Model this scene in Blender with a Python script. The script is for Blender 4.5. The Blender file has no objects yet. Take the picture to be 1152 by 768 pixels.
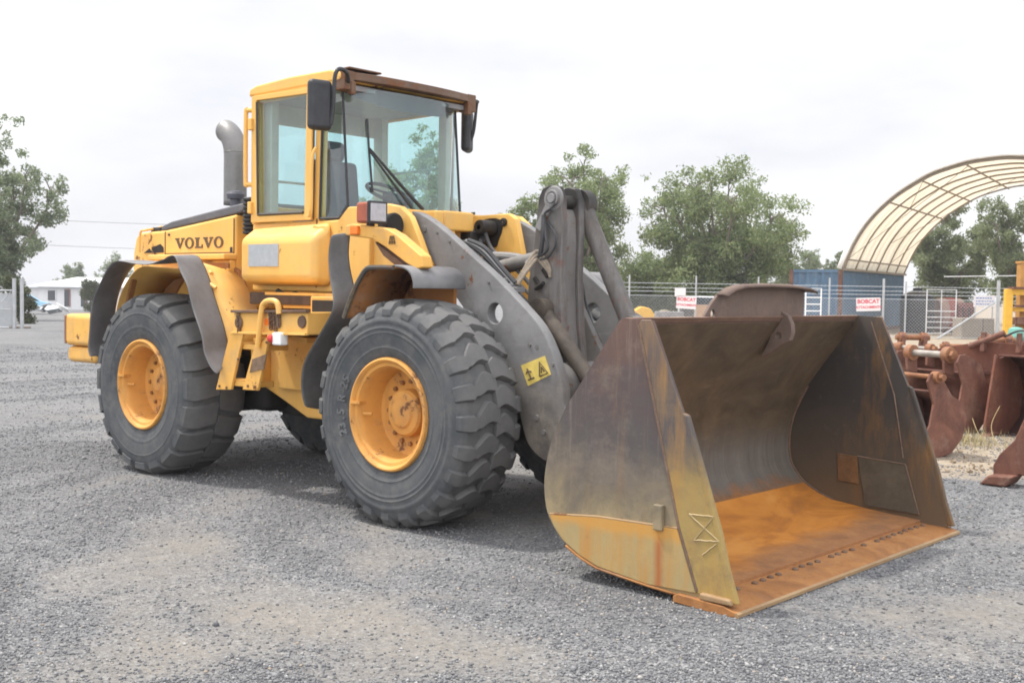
import bpy, math, random
import numpy as np
from mathutils import Vector, Matrix

# ------------------------------------------------------------------ camera, sky, sun, exposure
SC = bpy.context.scene
COL = SC.collection
F, YAW, PITCH, ROLL = 1304.03, 2.301758, 0.0430507, 0.0156049      # focal length in pixels of an 1152 px wide frame
CAM = np.array([9.16597, -6.618998, 1.647735])
_d = np.array([math.cos(YAW)*math.cos(PITCH), math.sin(YAW)*math.cos(PITCH), -math.sin(PITCH)])
_r0 = np.array([math.sin(YAW), -math.cos(YAW), 0.0]); _u0 = np.cross(_r0, _d)
_r = _r0*math.cos(ROLL) + _u0*math.sin(ROLL); _u = -_r0*math.sin(ROLL) + _u0*math.cos(ROLL)
DH = np.array([math.cos(YAW), math.sin(YAW), 0.0]); RH = _r0

cd = bpy.data.cameras.new('camera'); cam = bpy.data.objects.new('camera', cd); COL.objects.link(cam)
cd.sensor_width = 36; cd.lens = F/1152*36; cd.clip_start = 0.1; cd.clip_end = 3000
M4 = Matrix.Identity(4)
for i in range(3):
    M4[i][0], M4[i][1], M4[i][2], M4[i][3] = _r[i], _u[i], -_d[i], CAM[i]
cam.matrix_world = M4
SC.camera = cam

SUN_DIR = Vector((0.50, 0.17, -0.95)).normalized()       # direction the light travels
elev = math.asin(-SUN_DIR.z); az = math.atan2(-SUN_DIR.x, -SUN_DIR.y)
W = bpy.data.worlds.new("World"); SC.world = W; W.use_nodes = True
n = W.node_tree.nodes; l = W.node_tree.links; n.clear()
wo = n.new('ShaderNodeOutputWorld'); bg = n.new('ShaderNodeBackground'); bg.inputs['Strength'].default_value = 0.1
sky = n.new('ShaderNodeTexSky'); sky.sky_type = 'NISHITA'; sky.sun_disc = False
sky.sun_elevation = elev; sky.sun_rotation = az; sky.air_density = 1.0; sky.dust_density = 2.0
tc = n.new('ShaderNodeTexCoord'); mp = n.new('ShaderNodeMapping'); mp.inputs['Scale'].default_value = (1.0, 1.0, 3.2)
nz = n.new('ShaderNodeTexNoise'); nz.inputs['Scale'].default_value = 2.8; nz.inputs['Detail'].default_value = 6; nz.inputs['Roughness'].default_value = .55
cr = n.new('ShaderNodeValToRGB'); cr.color_ramp.elements[0].position = .32; cr.color_ramp.elements[0].color = (8.1, 8.1, 8.75, 1)
cr.color_ramp.elements[1].position = .62; cr.color_ramp.elements[1].color = (9.9, 10.0, 10.1, 1)
fr = n.new('ShaderNodeMapRange'); fr.inputs['From Min'].default_value = .25; fr.inputs['From Max'].default_value = .6
fr.inputs['To Min'].default_value = .86; fr.inputs['To Max'].default_value = .97
mx = n.new('ShaderNodeMix'); mx.data_type = 'RGBA'
l.new(tc.outputs['Generated'], mp.inputs['Vector']); l.new(mp.outputs[0], nz.inputs['Vector']); l.new(nz.outputs['Fac'], cr.inputs['Fac'])
l.new(nz.outputs['Fac'], fr.inputs['Value']); l.new(fr.outputs[0], mx.inputs['Factor'])
sx = n.new('ShaderNodeSeparateXYZ'); l.new(tc.outputs['Generated'], sx.inputs[0])
def wm(op, a, b):
    q = n.new('ShaderNodeMath'); q.operation = op
    for k, v in enumerate((a, b)):
        if isinstance(v, (int, float)): q.inputs[k].default_value = v
        else: l.new(v, q.inputs[k])
    return q.outputs[0]
back_fill = wm('ADD', wm('MULTIPLY', sx.outputs[0], -DH[0]), wm('MULTIPLY', sx.outputs[1], -DH[1]))  # sky made brighter behind the camera, added as front fill light
back_fill = wm('MULTIPLY', wm('MAXIMUM', wm('ADD', back_fill, .35), 0.0), .80)
gain = wm('ADD', wm('ADD', .745, back_fill), wm('MULTIPLY', wm('MAXIMUM', sx.outputs[2], 0.0), .55))
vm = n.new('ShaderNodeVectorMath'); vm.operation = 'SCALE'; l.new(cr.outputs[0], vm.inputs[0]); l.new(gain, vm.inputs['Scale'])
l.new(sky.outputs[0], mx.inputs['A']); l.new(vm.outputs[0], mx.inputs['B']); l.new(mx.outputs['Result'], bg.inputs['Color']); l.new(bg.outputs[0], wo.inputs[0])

sd = bpy.data.lights.new('sun', 'SUN'); sd.energy = 3.3; sd.angle = math.radians(3.0); sd.color = (1, .95, .87)
so = bpy.data.objects.new('sun', sd); COL.objects.link(so); so.rotation_euler = SUN_DIR.to_track_quat('-Z', 'Y').to_euler(); so.location = (0, 0, 30)
SC.view_settings.view_transform = 'Standard'; SC.view_settings.look = 'None'; SC.view_settings.gamma = 1
SC.view_settings.exposure = 0.44; SC.view_settings.use_curve_mapping = False
SC.cycles.filter_width = 1.8; SC.cycles.max_bounces = 8; SC.cycles.transparent_max_bounces = 24

# ------------------------------------------------------------------ measuring helpers
def P(px, py, ax, v):
    """the world point seen at a photograph pixel, on the real plane ax = v"""
    w = _d + _r*(px-576)/F - _u*(py-384)/F
    i = 'xyz'.index(ax); t = (v-CAM[i])/w[i]
    return CAM + t*w
def XZ(pts, y): return [(float(q[0]), float(q[2])) for q in (P(a, b, 'y', y) for a, b in pts)]
def G(px, depth, z=0.0):
    """ground point in the direction of a pixel column, at a depth"""
    q = CAM + DH*depth + RH*((px-576)/F*depth)
    return np.array([q[0], q[1], z])
rng = np.random.default_rng(7); random.seed(7)

# ------------------------------------------------------------------ mesh builder
class MB:
    def __init__(s): s.v = []; s.f = []; s.m = []; s.mi = 0
    def add(s, vs, fs, mi=None):
        k = len(s.v); s.v += [tuple(map(float, p)) for p in vs]
        for q in fs: s.f.append([k+i for i in q]); s.m.append(s.mi if mi is None else mi)
    def box(s, c, size, rot=None):
        a = np.array(size)/2; R = np.array(rot) if rot is not None else np.eye(3)
        vs = [np.array(c)+R@(a*np.array(q)) for q in ((-1,-1,-1),(1,-1,-1),(1,1,-1),(-1,1,-1),(-1,-1,1),(1,-1,1),(1,1,1),(-1,1,1))]
        s.add(vs, [(0,3,2,1),(4,5,6,7),(0,1,5,4),(1,2,6,5),(2,3,7,6),(3,0,4,7)])
    def beam(s, a, b, w, h, up=(0,0,1)):
        a = np.array(a, float); b = np.array(b, float); t = b-a; L = np.linalg.norm(t); t /= L
        x = np.cross(t, up); x /= np.linalg.norm(x); z = np.cross(x, t)
        s.box((a+b)/2, (w, L, h), np.stack([x, t, z], 1))
    def prism(s, poly, ax, a, b, mats=None):
        area = sum(p[0]*q[1]-q[0]*p[1] for p, q in zip(poly, list(poly[1:])+[poly[0]]))
        if area < 0:
            poly = list(poly)[::-1]
            if mats: mats = [mats[(len(mats)-2-i) % len(mats)] for i in range(len(mats))]
        if a > b: a, b = b, a
        n = len(poly)
        def V(p, t): return {'x': (t, p[0], p[1]), 'y': (p[0], t, p[1]), 'z': (p[0], p[1], t)}[ax]
        vs = [V(p, a) for p in poly]+[V(p, b) for p in poly]
        fl = (ax == 'y')
        lo, hi = list(range(n)), list(range(n, 2*n))
        caps = [lo[::-1], hi] if not fl else [lo, hi[::-1]]
        s.add(vs, caps)
        for i in range(n):
            j = (i+1) % n; q = [i, j, n+j, n+i]
            if fl: q = q[::-1]
            k = len(s.v)-2*n
            s.f.append([k+e for e in q]); s.m.append(mats[i] if mats else s.mi)
    def tube(s, pts, r, seg=10, cap=True):
        pts = [np.array(p, float) for p in pts]; n = len(pts)
        rs = r if isinstance(r, (list, tuple)) else [r]*n
        ts = []
        for i in range(n):
            t = pts[min(i+1, n-1)]-pts[max(i-1, 0)]; ts.append(t/np.linalg.norm(t))
        ref = np.array([0, 0, 1.]) if abs(ts[0][2]) < .9 else np.array([1., 0, 0])
        x = np.cross(ts[0], ref); x /= np.linalg.norm(x)
        vs = []
        for i in range(n):
            x = x-ts[i]*np.dot(x, ts[i]); x /= np.linalg.norm(x); y = np.cross(ts[i], x)
            for k in range(seg):
                a = 2*math.pi*k/seg; vs.append(pts[i]+rs[i]*(math.cos(a)*x+math.sin(a)*y))
        fs = [(i*seg+k, i*seg+(k+1) % seg, (i+1)*seg+(k+1) % seg, (i+1)*seg+k) for i in range(n-1) for k in range(seg)]
        if cap: fs += [tuple(range(seg))[::-1], tuple((n-1)*seg+k for k in range(seg))]
        s.add(vs, fs)
    def lathe(s, prof, org, ax='y', seg=64, close=False):
        """prof: (a along axis, radius)"""
        n = len(prof); vs = []
        for k in range(seg):
            t = 2*math.pi*k/seg; c, q = math.cos(t), math.sin(t)
            for a, r in prof:
                p = {'y': (r*c, a, r*q), 'x': (a, r*c, r*q), 'z': (r*c, r*q, a)}[ax]
                vs.append(np.array(org)+np.array(p))
        fs = [(k*n+i, k*n+i+1, ((k+1) % seg)*n+i+1, ((k+1) % seg)*n+i) for k in range(seg) for i in range(n-1)]
        if close: fs += [(k*n+n-1, k*n, ((k+1) % seg)*n, ((k+1) % seg)*n+n-1) for k in range(seg)]
        s.add(vs, fs)
    def strip(s, A, B):
        n = len(A); s.add(list(A)+list(B), [(i, i+1, n+i+1, n+i) for i in range(n-1)])
    def build(s, name, mats, parent=None, root=(0, 0, 0), bevel=0, solid=0, smooth=35, seg=2, sub=0, off=0):
        me = bpy.data.meshes.new(name)
        r = np.array(root, float)
        me.from_pydata([tuple(np.array(p)-r) for p in s.v], [], s.f)
        for m in (mats if isinstance(mats, (list, tuple)) else [mats]): me.materials.append(m)
        me.polygons.foreach_set('material_index', s.m)
        if smooth:
            me.shade_smooth(); me.set_sharp_from_angle(angle=math.radians(smooth))
        me.update()
        o = bpy.data.objects.new(name, me); COL.objects.link(o)
        if parent is not None: o.parent = parent
        else: o.location = r
        if solid:
            q = o.modifiers.new('thick', 'SOLIDIFY'); q.thickness = solid; q.offset = off
        if sub:
            q = o.modifiers.new('sub', 'SUBSURF'); q.levels = q.render_levels = sub
        if bevel:
            q = o.modifiers.new('bevel', 'BEVEL'); q.width = bevel; q.segments = seg; q.limit_method = 'ANGLE'; q.angle_limit = math.radians(30); q.harden_normals = bool(smooth)
        return o
def smoothpath(pts, k=6):
    pts = [np.array(p, float) for p in pts]; out = []
    for i in range(len(pts)-1):
        p0, p1, p2, p3 = pts[max(i-1, 0)], pts[i], pts[i+1], pts[min(i+2, len(pts)-1)]
        for j in range(k):
            t = j/k; out.append(.5*((2*p1)+(-p0+p2)*t+(2*p0-5*p1+4*p2-p3)*t*t+(-p0+3*p1-3*p2+p3)*t**3))
    out.append(pts[-1]); return out
def armpaint():
    m = Mat('lift_arm_paint'); v = m.sep(); nn = m.noise(2.2, 8, .7)
    c = m.mix(m.rng(nn, .35, .66), (.155, .154, .157), (.235, .232, .23))
    c = m.mix(m.rng(m.noise(1, 7, .78, m.mapped((2.5, 2.5, 26), rot=(0, .8, 0))), .55, .70, 0, .5), c, (.29, .28, .27))
    c = m.mix(m.rng(m.noise(3.4, 8, .76), .52, .70, 0, .65), c, (.115, .105, .095))
    ch = m.math('ADD', m.noise(8, 9, .76), m.math('MULTIPLY', m.math('SUBTRACT', m.noise(1.9, 4), .5), .5)); c = m.mix(m.rng(ch, .66, .70), c, m.mix(m.noise(30, 3), RUST, RUSTD))
    g = m.math('ADD', v[2], m.math('MULTIPLY', m.math('SUBTRACT', m.noise(3.5, 7, .75), .5), .9))
    c = m.mix(m.rng(g, 1.25, .72, 0, .85), c, m.mix(m.rng(m.noise(6, 7, .75), .38, .62), (.085, .072, .06), (.215, .18, .145)))      # dried mud toward the bucket end
    m.bump(m.noise(50, 6, .75), .15, .004)
    return m.done(c, .6, 0, .35)
def holed(name, outline, holes, ax_y, th, mat, parent, root, bev=.006):
    """a plate in the x-z plane with round holes, th thick, centred on y"""
    cu = bpy.data.curves.new(name, 'CURVE'); cu.dimensions = '2D'; cu.fill_mode = 'BOTH'; cu.extrude = th/2-bev; cu.bevel_depth = bev; cu.bevel_resolution = 1; cu.offset = -bev
    def sp(pts):
        q = cu.splines.new('POLY'); q.points.add(len(pts)-1); q.use_cyclic_u = True
        for i, (a, b) in enumerate(pts): q.points[i].co = (a, b, 0, 1)
    sp(outline)
    for cx, cz, r in holes: sp([(cx+r*math.cos(t*math.pi/14), cz+r*math.sin(t*math.pi/14)) for t in range(28)])
    t = bpy.data.objects.new('t', cu); COL.objects.link(t)
    me = bpy.data.meshes.new_from_object(t.evaluated_get(bpy.context.evaluated_depsgraph_get())); bpy.data.objects.remove(t)
    co = np.zeros(len(me.vertices)*3); me.vertices.foreach_get('co', co); co = co.reshape(-1, 3)
    co = np.stack([co[:, 0], ax_y-co[:, 2], co[:, 1]], 1)-np.array(root); me.vertices.foreach_set('co', co.ravel())
    me.materials.clear(); me.materials.append(mat); me.name = name
    me.shade_smooth(); me.set_sharp_from_angle(angle=math.radians(30)); me.update()
    o = bpy.data.objects.new(name, me); COL.objects.link(o); o.parent = parent
    return o
def textmesh(s, size, ext=.003, bold=0):
    cu = bpy.data.curves.new('t', 'FONT'); cu.body = s; cu.size = size; cu.extrude = ext; cu.align_x = 'CENTER'; cu.align_y = 'CENTER'; cu.offset = bold; cu.resolution_u = 3
    t = bpy.data.objects.new('t', cu); COL.objects.link(t)
    me = bpy.data.meshes.new_from_object(t.evaluated_get(bpy.context.evaluated_depsgraph_get())); bpy.data.objects.remove(t)
    vs = [tuple(v.co) for v in me.vertices]; fs = [tuple(p.vertices) for p in me.polygons]; bpy.data.meshes.remove(me)
    return vs, fs
def thing(name, label, cat, loc=(0, 0, 0), rz=0, group=None):
    o = bpy.data.objects.new(name, None); o.empty_display_size = .2; COL.objects.link(o); o.location = loc; o.rotation_euler = (0, 0, rz)
    return tag(o, label, cat, group)
def tag(o, label, cat, group=None):
    o['label'] = label; o['category'] = cat
    if group: o['group'] = group
    return o
def dup(root, loc, rz=None, label=None, scale=None):
    r = root.copy(); COL.objects.link(r); r.location = loc
    if rz is not None: r.rotation_euler = (0, 0, rz)
    if scale: r.scale = (scale,)*3
    if label: r['label'] = label
    for ch in list(root.children):
        c = ch.copy(); COL.objects.link(c); c.parent = r
        for g in ch.children:
            e = g.copy(); COL.objects.link(e); e.parent = c
    return r

# ------------------------------------------------------------------ materials
class Mat:
    def __init__(s, name):
        s.m = bpy.data.materials.new(name); s.m.use_nodes = True; s.t = s.m.node_tree; s.n = s.t.nodes; s.l = s.t.links
        s.b = s.n['Principled BSDF']; s.out = s.n['Material Output']
        s.tc = s.n.new('ShaderNodeTexCoord'); s.co = s.tc.outputs['Object']
    def node(s, k, **kw):
        q = s.n.new(k)
        for a, v in kw.items(): setattr(q, a, v)
        return q
    def lnk(s, a, b): s.l.new(a, b)
    def mapped(s, scale=(1, 1, 1), co=None, loc=(0, 0, 0), rot=(0, 0, 0)):
        q = s.node('ShaderNodeMapping'); q.inputs['Scale'].default_value = scale; q.inputs['Location'].default_value = loc; q.inputs['Rotation'].default_value = rot
        s.lnk(co or s.co, q.inputs['Vector']); return q.outputs[0]
    def noise(s, sc, det=5, ro=.6, co=None, dist=0):
        q = s.node('ShaderNodeTexNoise'); q.inputs['Scale'].default_value = sc; q.inputs['Detail'].default_value = det; q.inputs['Roughness'].default_value = ro; q.inputs['Distortion'].default_value = dist
        s.lnk(co or s.co, q.inputs['Vector']); return q.outputs['Fac']
    def vor(s, sc, out='Color', co=None, feature='F1'):
        q = s.node('ShaderNodeTexVoronoi', feature=feature); q.inputs['Scale'].default_value = sc; s.lnk(co or s.co, q.inputs['Vector']); return q.outputs[out]
    def rng(s, v, a, b, c=0, d=1, clamp=True):
        q = s.node('ShaderNodeMapRange'); q.clamp = clamp
        for i, x in zip(('From Min', 'From Max', 'To Min', 'To Max'), (a, b, c, d)): q.inputs[i].default_value = x
        s.lnk(v, q.inputs['Value']); return q.outputs[0]
    def ramp(s, v, stops):
        q = s.node('ShaderNodeValToRGB'); e = q.color_ramp.elements
        while len(e) < len(stops): e.new(.5)
        for k, (p, c) in enumerate(stops): e[k].position = p; e[k].color = (*c, 1)
        s.lnk(v, q.inputs['Fac']); return q.outputs['Color']
    def mix(s, f, a, b, mode='MIX'):
        q = s.node('ShaderNodeMix', data_type='RGBA', blend_type=mode)
        for v, i in ((f, 'Factor'), (a, 'A'), (b, 'B')):
            if hasattr(v, 'is_linked') or hasattr(v, 'node'): s.lnk(v, q.inputs[i])
            elif i == 'Factor': q.inputs['Factor'].default_value = v
            else: q.inputs[i].default_value = (*v, 1)
        return q.outputs['Result']
    def math(s, op, a, b=0):
        q = s.node('ShaderNodeMath', operation=op)
        for k, v in enumerate((a, b)):
            if hasattr(v, 'node'): s.lnk(v, q.inputs[k])
            else: q.inputs[k].default_value = v
        return q.outputs[0]
    def sep(s, co=None):
        q = s.node('ShaderNodeSeparateXYZ'); s.lnk(co or s.co, q.inputs[0]); return q.outputs
    def bump(s, h, st=.3, dist=.01):
        q = s.node('ShaderNodeBump'); q.inputs['Strength'].default_value = st; q.inputs['Distance'].default_value = dist
        s.lnk(h, q.inputs['Height']); s.lnk(q.outputs[0], s.b.inputs['Normal'])
    def done(s, col=None, rough=.6, metal=0, spec=None):
        if col is not None:
            if hasattr(col, 'node'): s.lnk(col, s.b.inputs['Base Color'])
            else: s.b.inputs['Base Color'].default_value = (*col, 1)
        if hasattr(rough, 'node'): s.lnk(rough, s.b.inputs['Roughness'])
        else: s.b.inputs['Roughness'].default_value = rough
        s.b.inputs['Metallic'].default_value = metal
        if spec is not None: s.b.inputs['Specular IOR Level'].default_value = spec
        return s.m
RUST = (.19, .075, .028); RUSTD = (.115, .052, .026)
def paint(name, a, b, rust=.1, dirt=.35, rough=.45, dirtcol=(.30, .26, .21), rsc=9, spec=.4):
    """weathered paint: patchy fading, rust chips, dust"""
    m = Mat(name)
    f = m.rng(m.noise(1.3, 6, .65), .35, .68)
    c = m.mix(f, a, b)
    st = m.noise(1, 5, .7, m.mapped((9, 9, .9)))
    c = m.mix(m.rng(st, .52, .75, 0, dirt*.6), c, tuple(x*.55 for x in a))
    c = m.mix(m.rng(m.noise(3.2, 8, .72), .5, .75, 0, dirt), c, dirtcol)
    rn = m.math('ADD', m.noise(rsc, 9, .75), m.math('MULTIPLY', m.math('SUBTRACT', m.noise(1.7, 4, .6), .52), .5)); rr = m.rng(rn, .66-rust*.35, .70-rust*.33)
    rc = m.mix(m.noise(30, 3), RUST, RUSTD)
    c = m.mix(rr, c, rc)
    c = m.mix(m.rng(m.noise(1, 7, .8, m.mapped((2, 2, 40), rot=(.3, .5, 0))), .62, .72, 0, dirt*.5), c, tuple(min(1, x*1.25) for x in a))     # rubbed scratches
    m.bump(m.math('ADD', m.noise(60, 4), m.math('MULTIPLY', rr, -.6)), .12, .004)
    return m.done(c, m.rng(rn, .3, .7, rough-.08, rough+.25), 0, spec)
def rusty(name, stops, sc=2.2, streak=.5, rough=.8, metal=.0, bump=.25):
    m = Mat(name)
    a = m.noise(sc, 9, .7, dist=.6); b = m.noise(1, 6, .7, m.mapped((7, 7, .8)))
    v = m.math('ADD', m.math('MULTIPLY', a, 1-streak*.5), m.math('MULTIPLY', b, streak*.5))
    c = m.ramp(m.rng(v, .3, .7), stops)
    c = m.mix(m.rng(m.noise(40, 6, .8), .52, .72, 0, .5), c, (.05, .032, .027)); c = m.mix(m.rng(m.noise(3.1, 8, .78), .52, .70, 0, .45), c, (.30, .21, .16))
    m.bump(m.noise(45, 8, .75), bump, .006)
    return m.done(c, m.rng(a, .3, .7, rough-.15, min(1, rough+.12)), metal, .3)
def plain(name, col, rough=.6, var=.25, metal=0, sc=8, bump=.1):
    m = Mat(name)
    c = m.mix(m.rng(m.noise(sc, 6, .7), .3, .7), tuple(x*(1-var) for x in col), tuple(min(1, x*(1+var)) for x in col))
    if bump: m.bump(m.noise(sc*8, 4), bump, .004)
    return m.done(c, rough, metal, .4)

Y = paint('loader_yellow', (.79, .465, .125), (.74, .405, .09), .07, .42, .42, (.46, .36, .22))
YW = paint('loader_yellow_worn', (.74, .41, .09), (.64, .335, .075), .19, .5, .5)
YR = paint('rim_yellow', (.70, .35, .08), (.50, .225, .05), .20, 1.0, .6, (.36, .205, .095), 6)
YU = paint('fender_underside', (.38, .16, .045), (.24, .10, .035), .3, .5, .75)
GREY = paint('arm_grey', (.165, .163, .165), (.235, .23, .228), .16, .8, .5, (.125, .108, .09))
GREYD = paint('lever_grey', (.13, .125, .12), (.19, .18, .17), .22, .65, .55, (.10, .085, .07))
BROWN = paint('visor_brown', (.11, .065, .045), (.19, .11, .065), .3, .4, .65)
HOODTOP = paint('hood_top_grey', (.085, .085, .095), (.12, .12, .13), .03, .4, .55)
RUB = plain('mudflap_rubber', (.125, .125, .125), .72, .3, 0, 4, .15)
RUBL = plain('fender_rubber', (.175, .172, .176), .62, .25, 0, 3, .12)
BLACK = plain('black_plastic', (.03, .031, .035), .5, .3)
BLK2 = plain('dark_gap', (.02, .018, .017), .8, .3)
HOSE = plain('rubber_hose', (.045, .045, .048), .55, .3)
HOSEB = plain('braided_hose', (.23, .19, .145), .7, .3, 0, 30)
STEEL = plain('worn_steel', (.30, .27, .24), .6, .35, .2, 10)
EXH = plain('exhaust_steel', (.20, .195, .19), .45, .22, .35, 4)
GALV = plain('galvanised_steel', (.42, .43, .44), .5, .15, .3, 6, 0)
GREASE = plain('black_grease', (.022, .019, .017), .6, .5, 0, 20)
SEAT = plain('seat_fabric', (.06, .085, .12), .9, .25, 0, 20)
TRIM = plain('cab_trim', (.55, .49, .42), .75, .12, 0, 6, 0)
TRIMD = plain('cab_trim_dark', (.075, .075, .085), .7, .2)
WHITE = plain('white_paint', (.78, .78, .77), .5, .06, 0, 5, 0)
WHITED = plain('white_metal_weathered', (.62, .62, .62), .5, .15, 0, 5, 0)
RED = plain('red_paint', (.55, .035, .03), .5, .15, 0, 8, 0)
REDBR = plain('headlight_housing', (.33, .085, .045), .5, .25)
ORANGE = plain('indicator_lens', (.85, .20, .02), .3, .1, 0, 8, 0)
LENS = plain('headlight_lens', (.40, .39, .41), .25, .15, .2, 30, .05)
GRPAD = plain('grey_label_plate', (.36, .38, .40), .55, .12, 0, 20, 0)
LETTER = plain('dark_lettering', (.10, .065, .035), .6, .1, 0, 8, 0)
DECY = plain('decal_yellow', (.62, .47, .12), .6, .2, 0, 12, 0)

def glassmat(name, tint, gl=.9):
    m = Mat(name); m.n.remove(m.b)
    tr = m.node('ShaderNodeBsdfTransparent'); tr.inputs[0].default_value = (*tint, 1)
    g = m.node('ShaderNodeBsdfGlossy'); g.inputs['Roughness'].default_value = .02; g.inputs['Color'].default_value = (gl, gl, gl, 1)
    df = m.node('ShaderNodeBsdfDiffuse'); df.inputs['Color'].default_value = (.5, .52, .5, 1)
    lw = m.node('ShaderNodeLayerWeight'); lw.inputs['Blend'].default_value = .5; fz = m.math('ADD', m.math('MULTIPLY', m.math('POWER', lw.outputs['Facing'], 3.2), .8), .07)
    a = m.node('ShaderNodeMixShader'); b = m.node('ShaderNodeMixShader')
    m.lnk(m.rng(m.noise(2.5, 6, .7), .35, .75, .03, .12), a.inputs[0]); m.lnk(tr.outputs[0], a.inputs[1]); m.lnk(df.outputs[0], a.inputs[2])
    m.lnk(fz, b.inputs[0]); m.lnk(a.outputs[0], b.inputs[1]); m.lnk(g.outputs[0], b.inputs[2]); m.lnk(b.outputs[0], m.out.inputs[0])
    return m.m
GLASS = glassmat('tinted_glass', (.69, .90, .905))

def tyremat():
    m = Mat('tyre_rubber')
    v = m.sep()
    r = m.node('ShaderNodeVectorMath', operation='LENGTH'); m.lnk(m.mapped((1, 0, 1)), r.inputs[0])
    d = m.noise(3, 7, .7)
    c = m.mix(m.rng(d, .35, .7), (.052, .058, .065), (.095, .098, .102))
    c = m.mix(m.rng(m.noise(9, 8, .75), .45, .72, 0, .75), c, (.135, .130, .124))         # dried dust
    c = m.mix(m.math('MULTIPLY', m.rng(r.outputs['Value'], .70, .80), .45), c, (.18, .172, .164))   # dust on the tread
    m.bump(m.noise(40, 8, .8), .3, .006)
    return m.done(c, .8, 0, .3)
TYRE = tyremat()
LETT = plain('scuffed_lettering', (.115, .118, .122), .8, .15, 0, 12, 0)

def groundmat():
    m = Mat('gravel_yard')
    warp = m.noise(.9, 4, .6)
    c1 = m.vor(74); c2 = m.vor(38)
    g = m.node('ShaderNodeSeparateColor'); m.lnk(c1, g.inputs[0])
    g2 = m.node('ShaderNodeSeparateColor'); m.lnk(c2, g2.inputs[0])
    st = m.math('ADD', m.math('MULTIPLY', g.outputs[0], .6), m.math('MULTIPLY', g2.outputs[1], .4))
    col = m.ramp(st, [(.12, (.095, .097, .106)), (.45, (.175, .177, .184)), (.72, (.235, .236, .239)), (.95, (.34, .338, .332))])
    col = m.mix(m.rng(m.noise(.5, 5, .6), .35, .65, 0, .4), col, (.140, .139, .141))
    # fine dust ground into tracks that run with the yard's traffic, roughly along x
    # vehicles swing round the parked machine: wheel tracks lie in arcs about it
    cen = m.mapped((1, 1, 0), loc=(-5.3, -.6, 0)); ln = m.node('ShaderNodeVectorMath', operation='LENGTH'); m.lnk(cen, ln.inputs[0])
    
    la_ = m.node('ShaderNodeAttribute', attribute_name='lane').outputs['Fac']
    fine = m.noise(11, 7, .78)
    tm = m.math('ADD', la_, m.math('MULTIPLY', m.rng(fine, .25, .75, -.5, .5, False), .50))
    tmask = m.math('MULTIPLY', m.rng(tm, .48, 1.05, 0, .60), m.rng(ln.outputs['Value'], 6.5, 12, 1, .30))
    tan = m.mix(m.rng(m.noise(3, 6, .7), .3, .7), (.200, .178, .150), (.275, .245, .205))
    col = m.mix(tmask, col, tan)
    dk = m.math('MULTIPLY', m.rng(la_, .42, .20, 0, .45), m.rng(fine, .3, .65, .4, 1))
    col = m.mix(dk, col, (.10, .10, .106))
    # bare sandy soil in the attachment row and behind it
    s = m.sep(); dep = m.math('ADD', m.math('MULTIPLY', s[0], -.668), m.math('MULTIPLY', s[1], .744))      # camera-independent line across the yard
    dep = m.math('ADD', dep, m.math('MULTIPLY', m.noise(.9, 6, .7), 1.6))
    sm = m.math('MULTIPLY', m.rng(dep, .25, .75), m.rng(m.math('ADD', m.math('MULTIPLY', s[0], .744), m.math('MULTIPLY', s[1], .668)), 2.0, 5.2))
    soil = m.ramp(m.noise(4, 9, .75), [(.25, (.20, .155, .11)), (.5, (.34, .28, .21)), (.75, (.45, .385, .30))])
    col = m.mix(m.math('MULTIPLY', sm, .93), col, soil)
    h = m.math('ADD', m.math('MULTIPLY', m.vor(74, 'Distance'), 1.0), m.math('MULTIPLY', m.vor(38, 'Distance'), 1.2))
    h = m.math('MULTIPLY', h, m.rng(tmask, 0, .72, 1, .25))
    m.bump(m.math('ADD', h, m.math('MULTIPLY', m.noise(150, 3), .3)), .6, .02)
    return m.done(col, .9, 0, .25)
GRAV = groundmat()

# ------------------------------------------------------------------ the ground
def vnoise(x, y, s, seed):
    r = np.random.default_rng(seed); T = r.random((64, 64))
    u, v = x*s, y*s; i, j = np.floor(u).astype(int), np.floor(v).astype(int); a, b = u-i, v-j
    a = a*a*(3-2*a); b = b*b*(3-2*b)
    g = lambda p, q: T[p % 64, q % 64]
    return (g(i, j)*(1-a)+g(i+1, j)*a)*(1-b)+(g(i, j+1)*(1-a)+g(i+1, j+1)*a)*b-.5
def lanes(x, y):
    """0..1: how far the gravel has been worn down to fines by wheels circling the parked machine"""
    rr = np.hypot(x-5.3, y-.6)+.55*vnoise(x, y, .33, 5)+.12*vnoise(x, y, 1.7, 15); ta = np.arctan2(y-.6, x-5.3)
    v = vnoise(rr, ta*.9, 1.45, 3)*.75+vnoise(rr, ta*1.6, 3.3, 6)*.6+vnoise(x, y, .7, 8)*.4+vnoise(x, y, 2.6, 12)*.28+vnoise(x, y, 6.3, 13)*.2
    return np.clip(.45+v*.95, 0, 1)
def gz(x, y):
    x = np.asarray(x, float); y = np.asarray(y, float)
    z = .030*vnoise(x*.5, y, .55, 1)+.016*vnoise(x, y, 1.6, 2)-.036*(lanes(x, y)-.5)+.008*vnoise(x, y, 6, 16)
    k = np.clip((np.hypot(x-9.2, y+6.6)-40)/70, 0, 1)*np.clip((-x-10)/30, 0, 1)
    near = np.clip(1-np.maximum(np.abs(x-3)-3.6, 0)/.6, 0, 1)*np.clip(1-np.maximum(np.abs(y)-1.45, 0)/.5, 0, 1)
    return z*(1-.8*near)-.9*k*k*(3-2*k)
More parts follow.
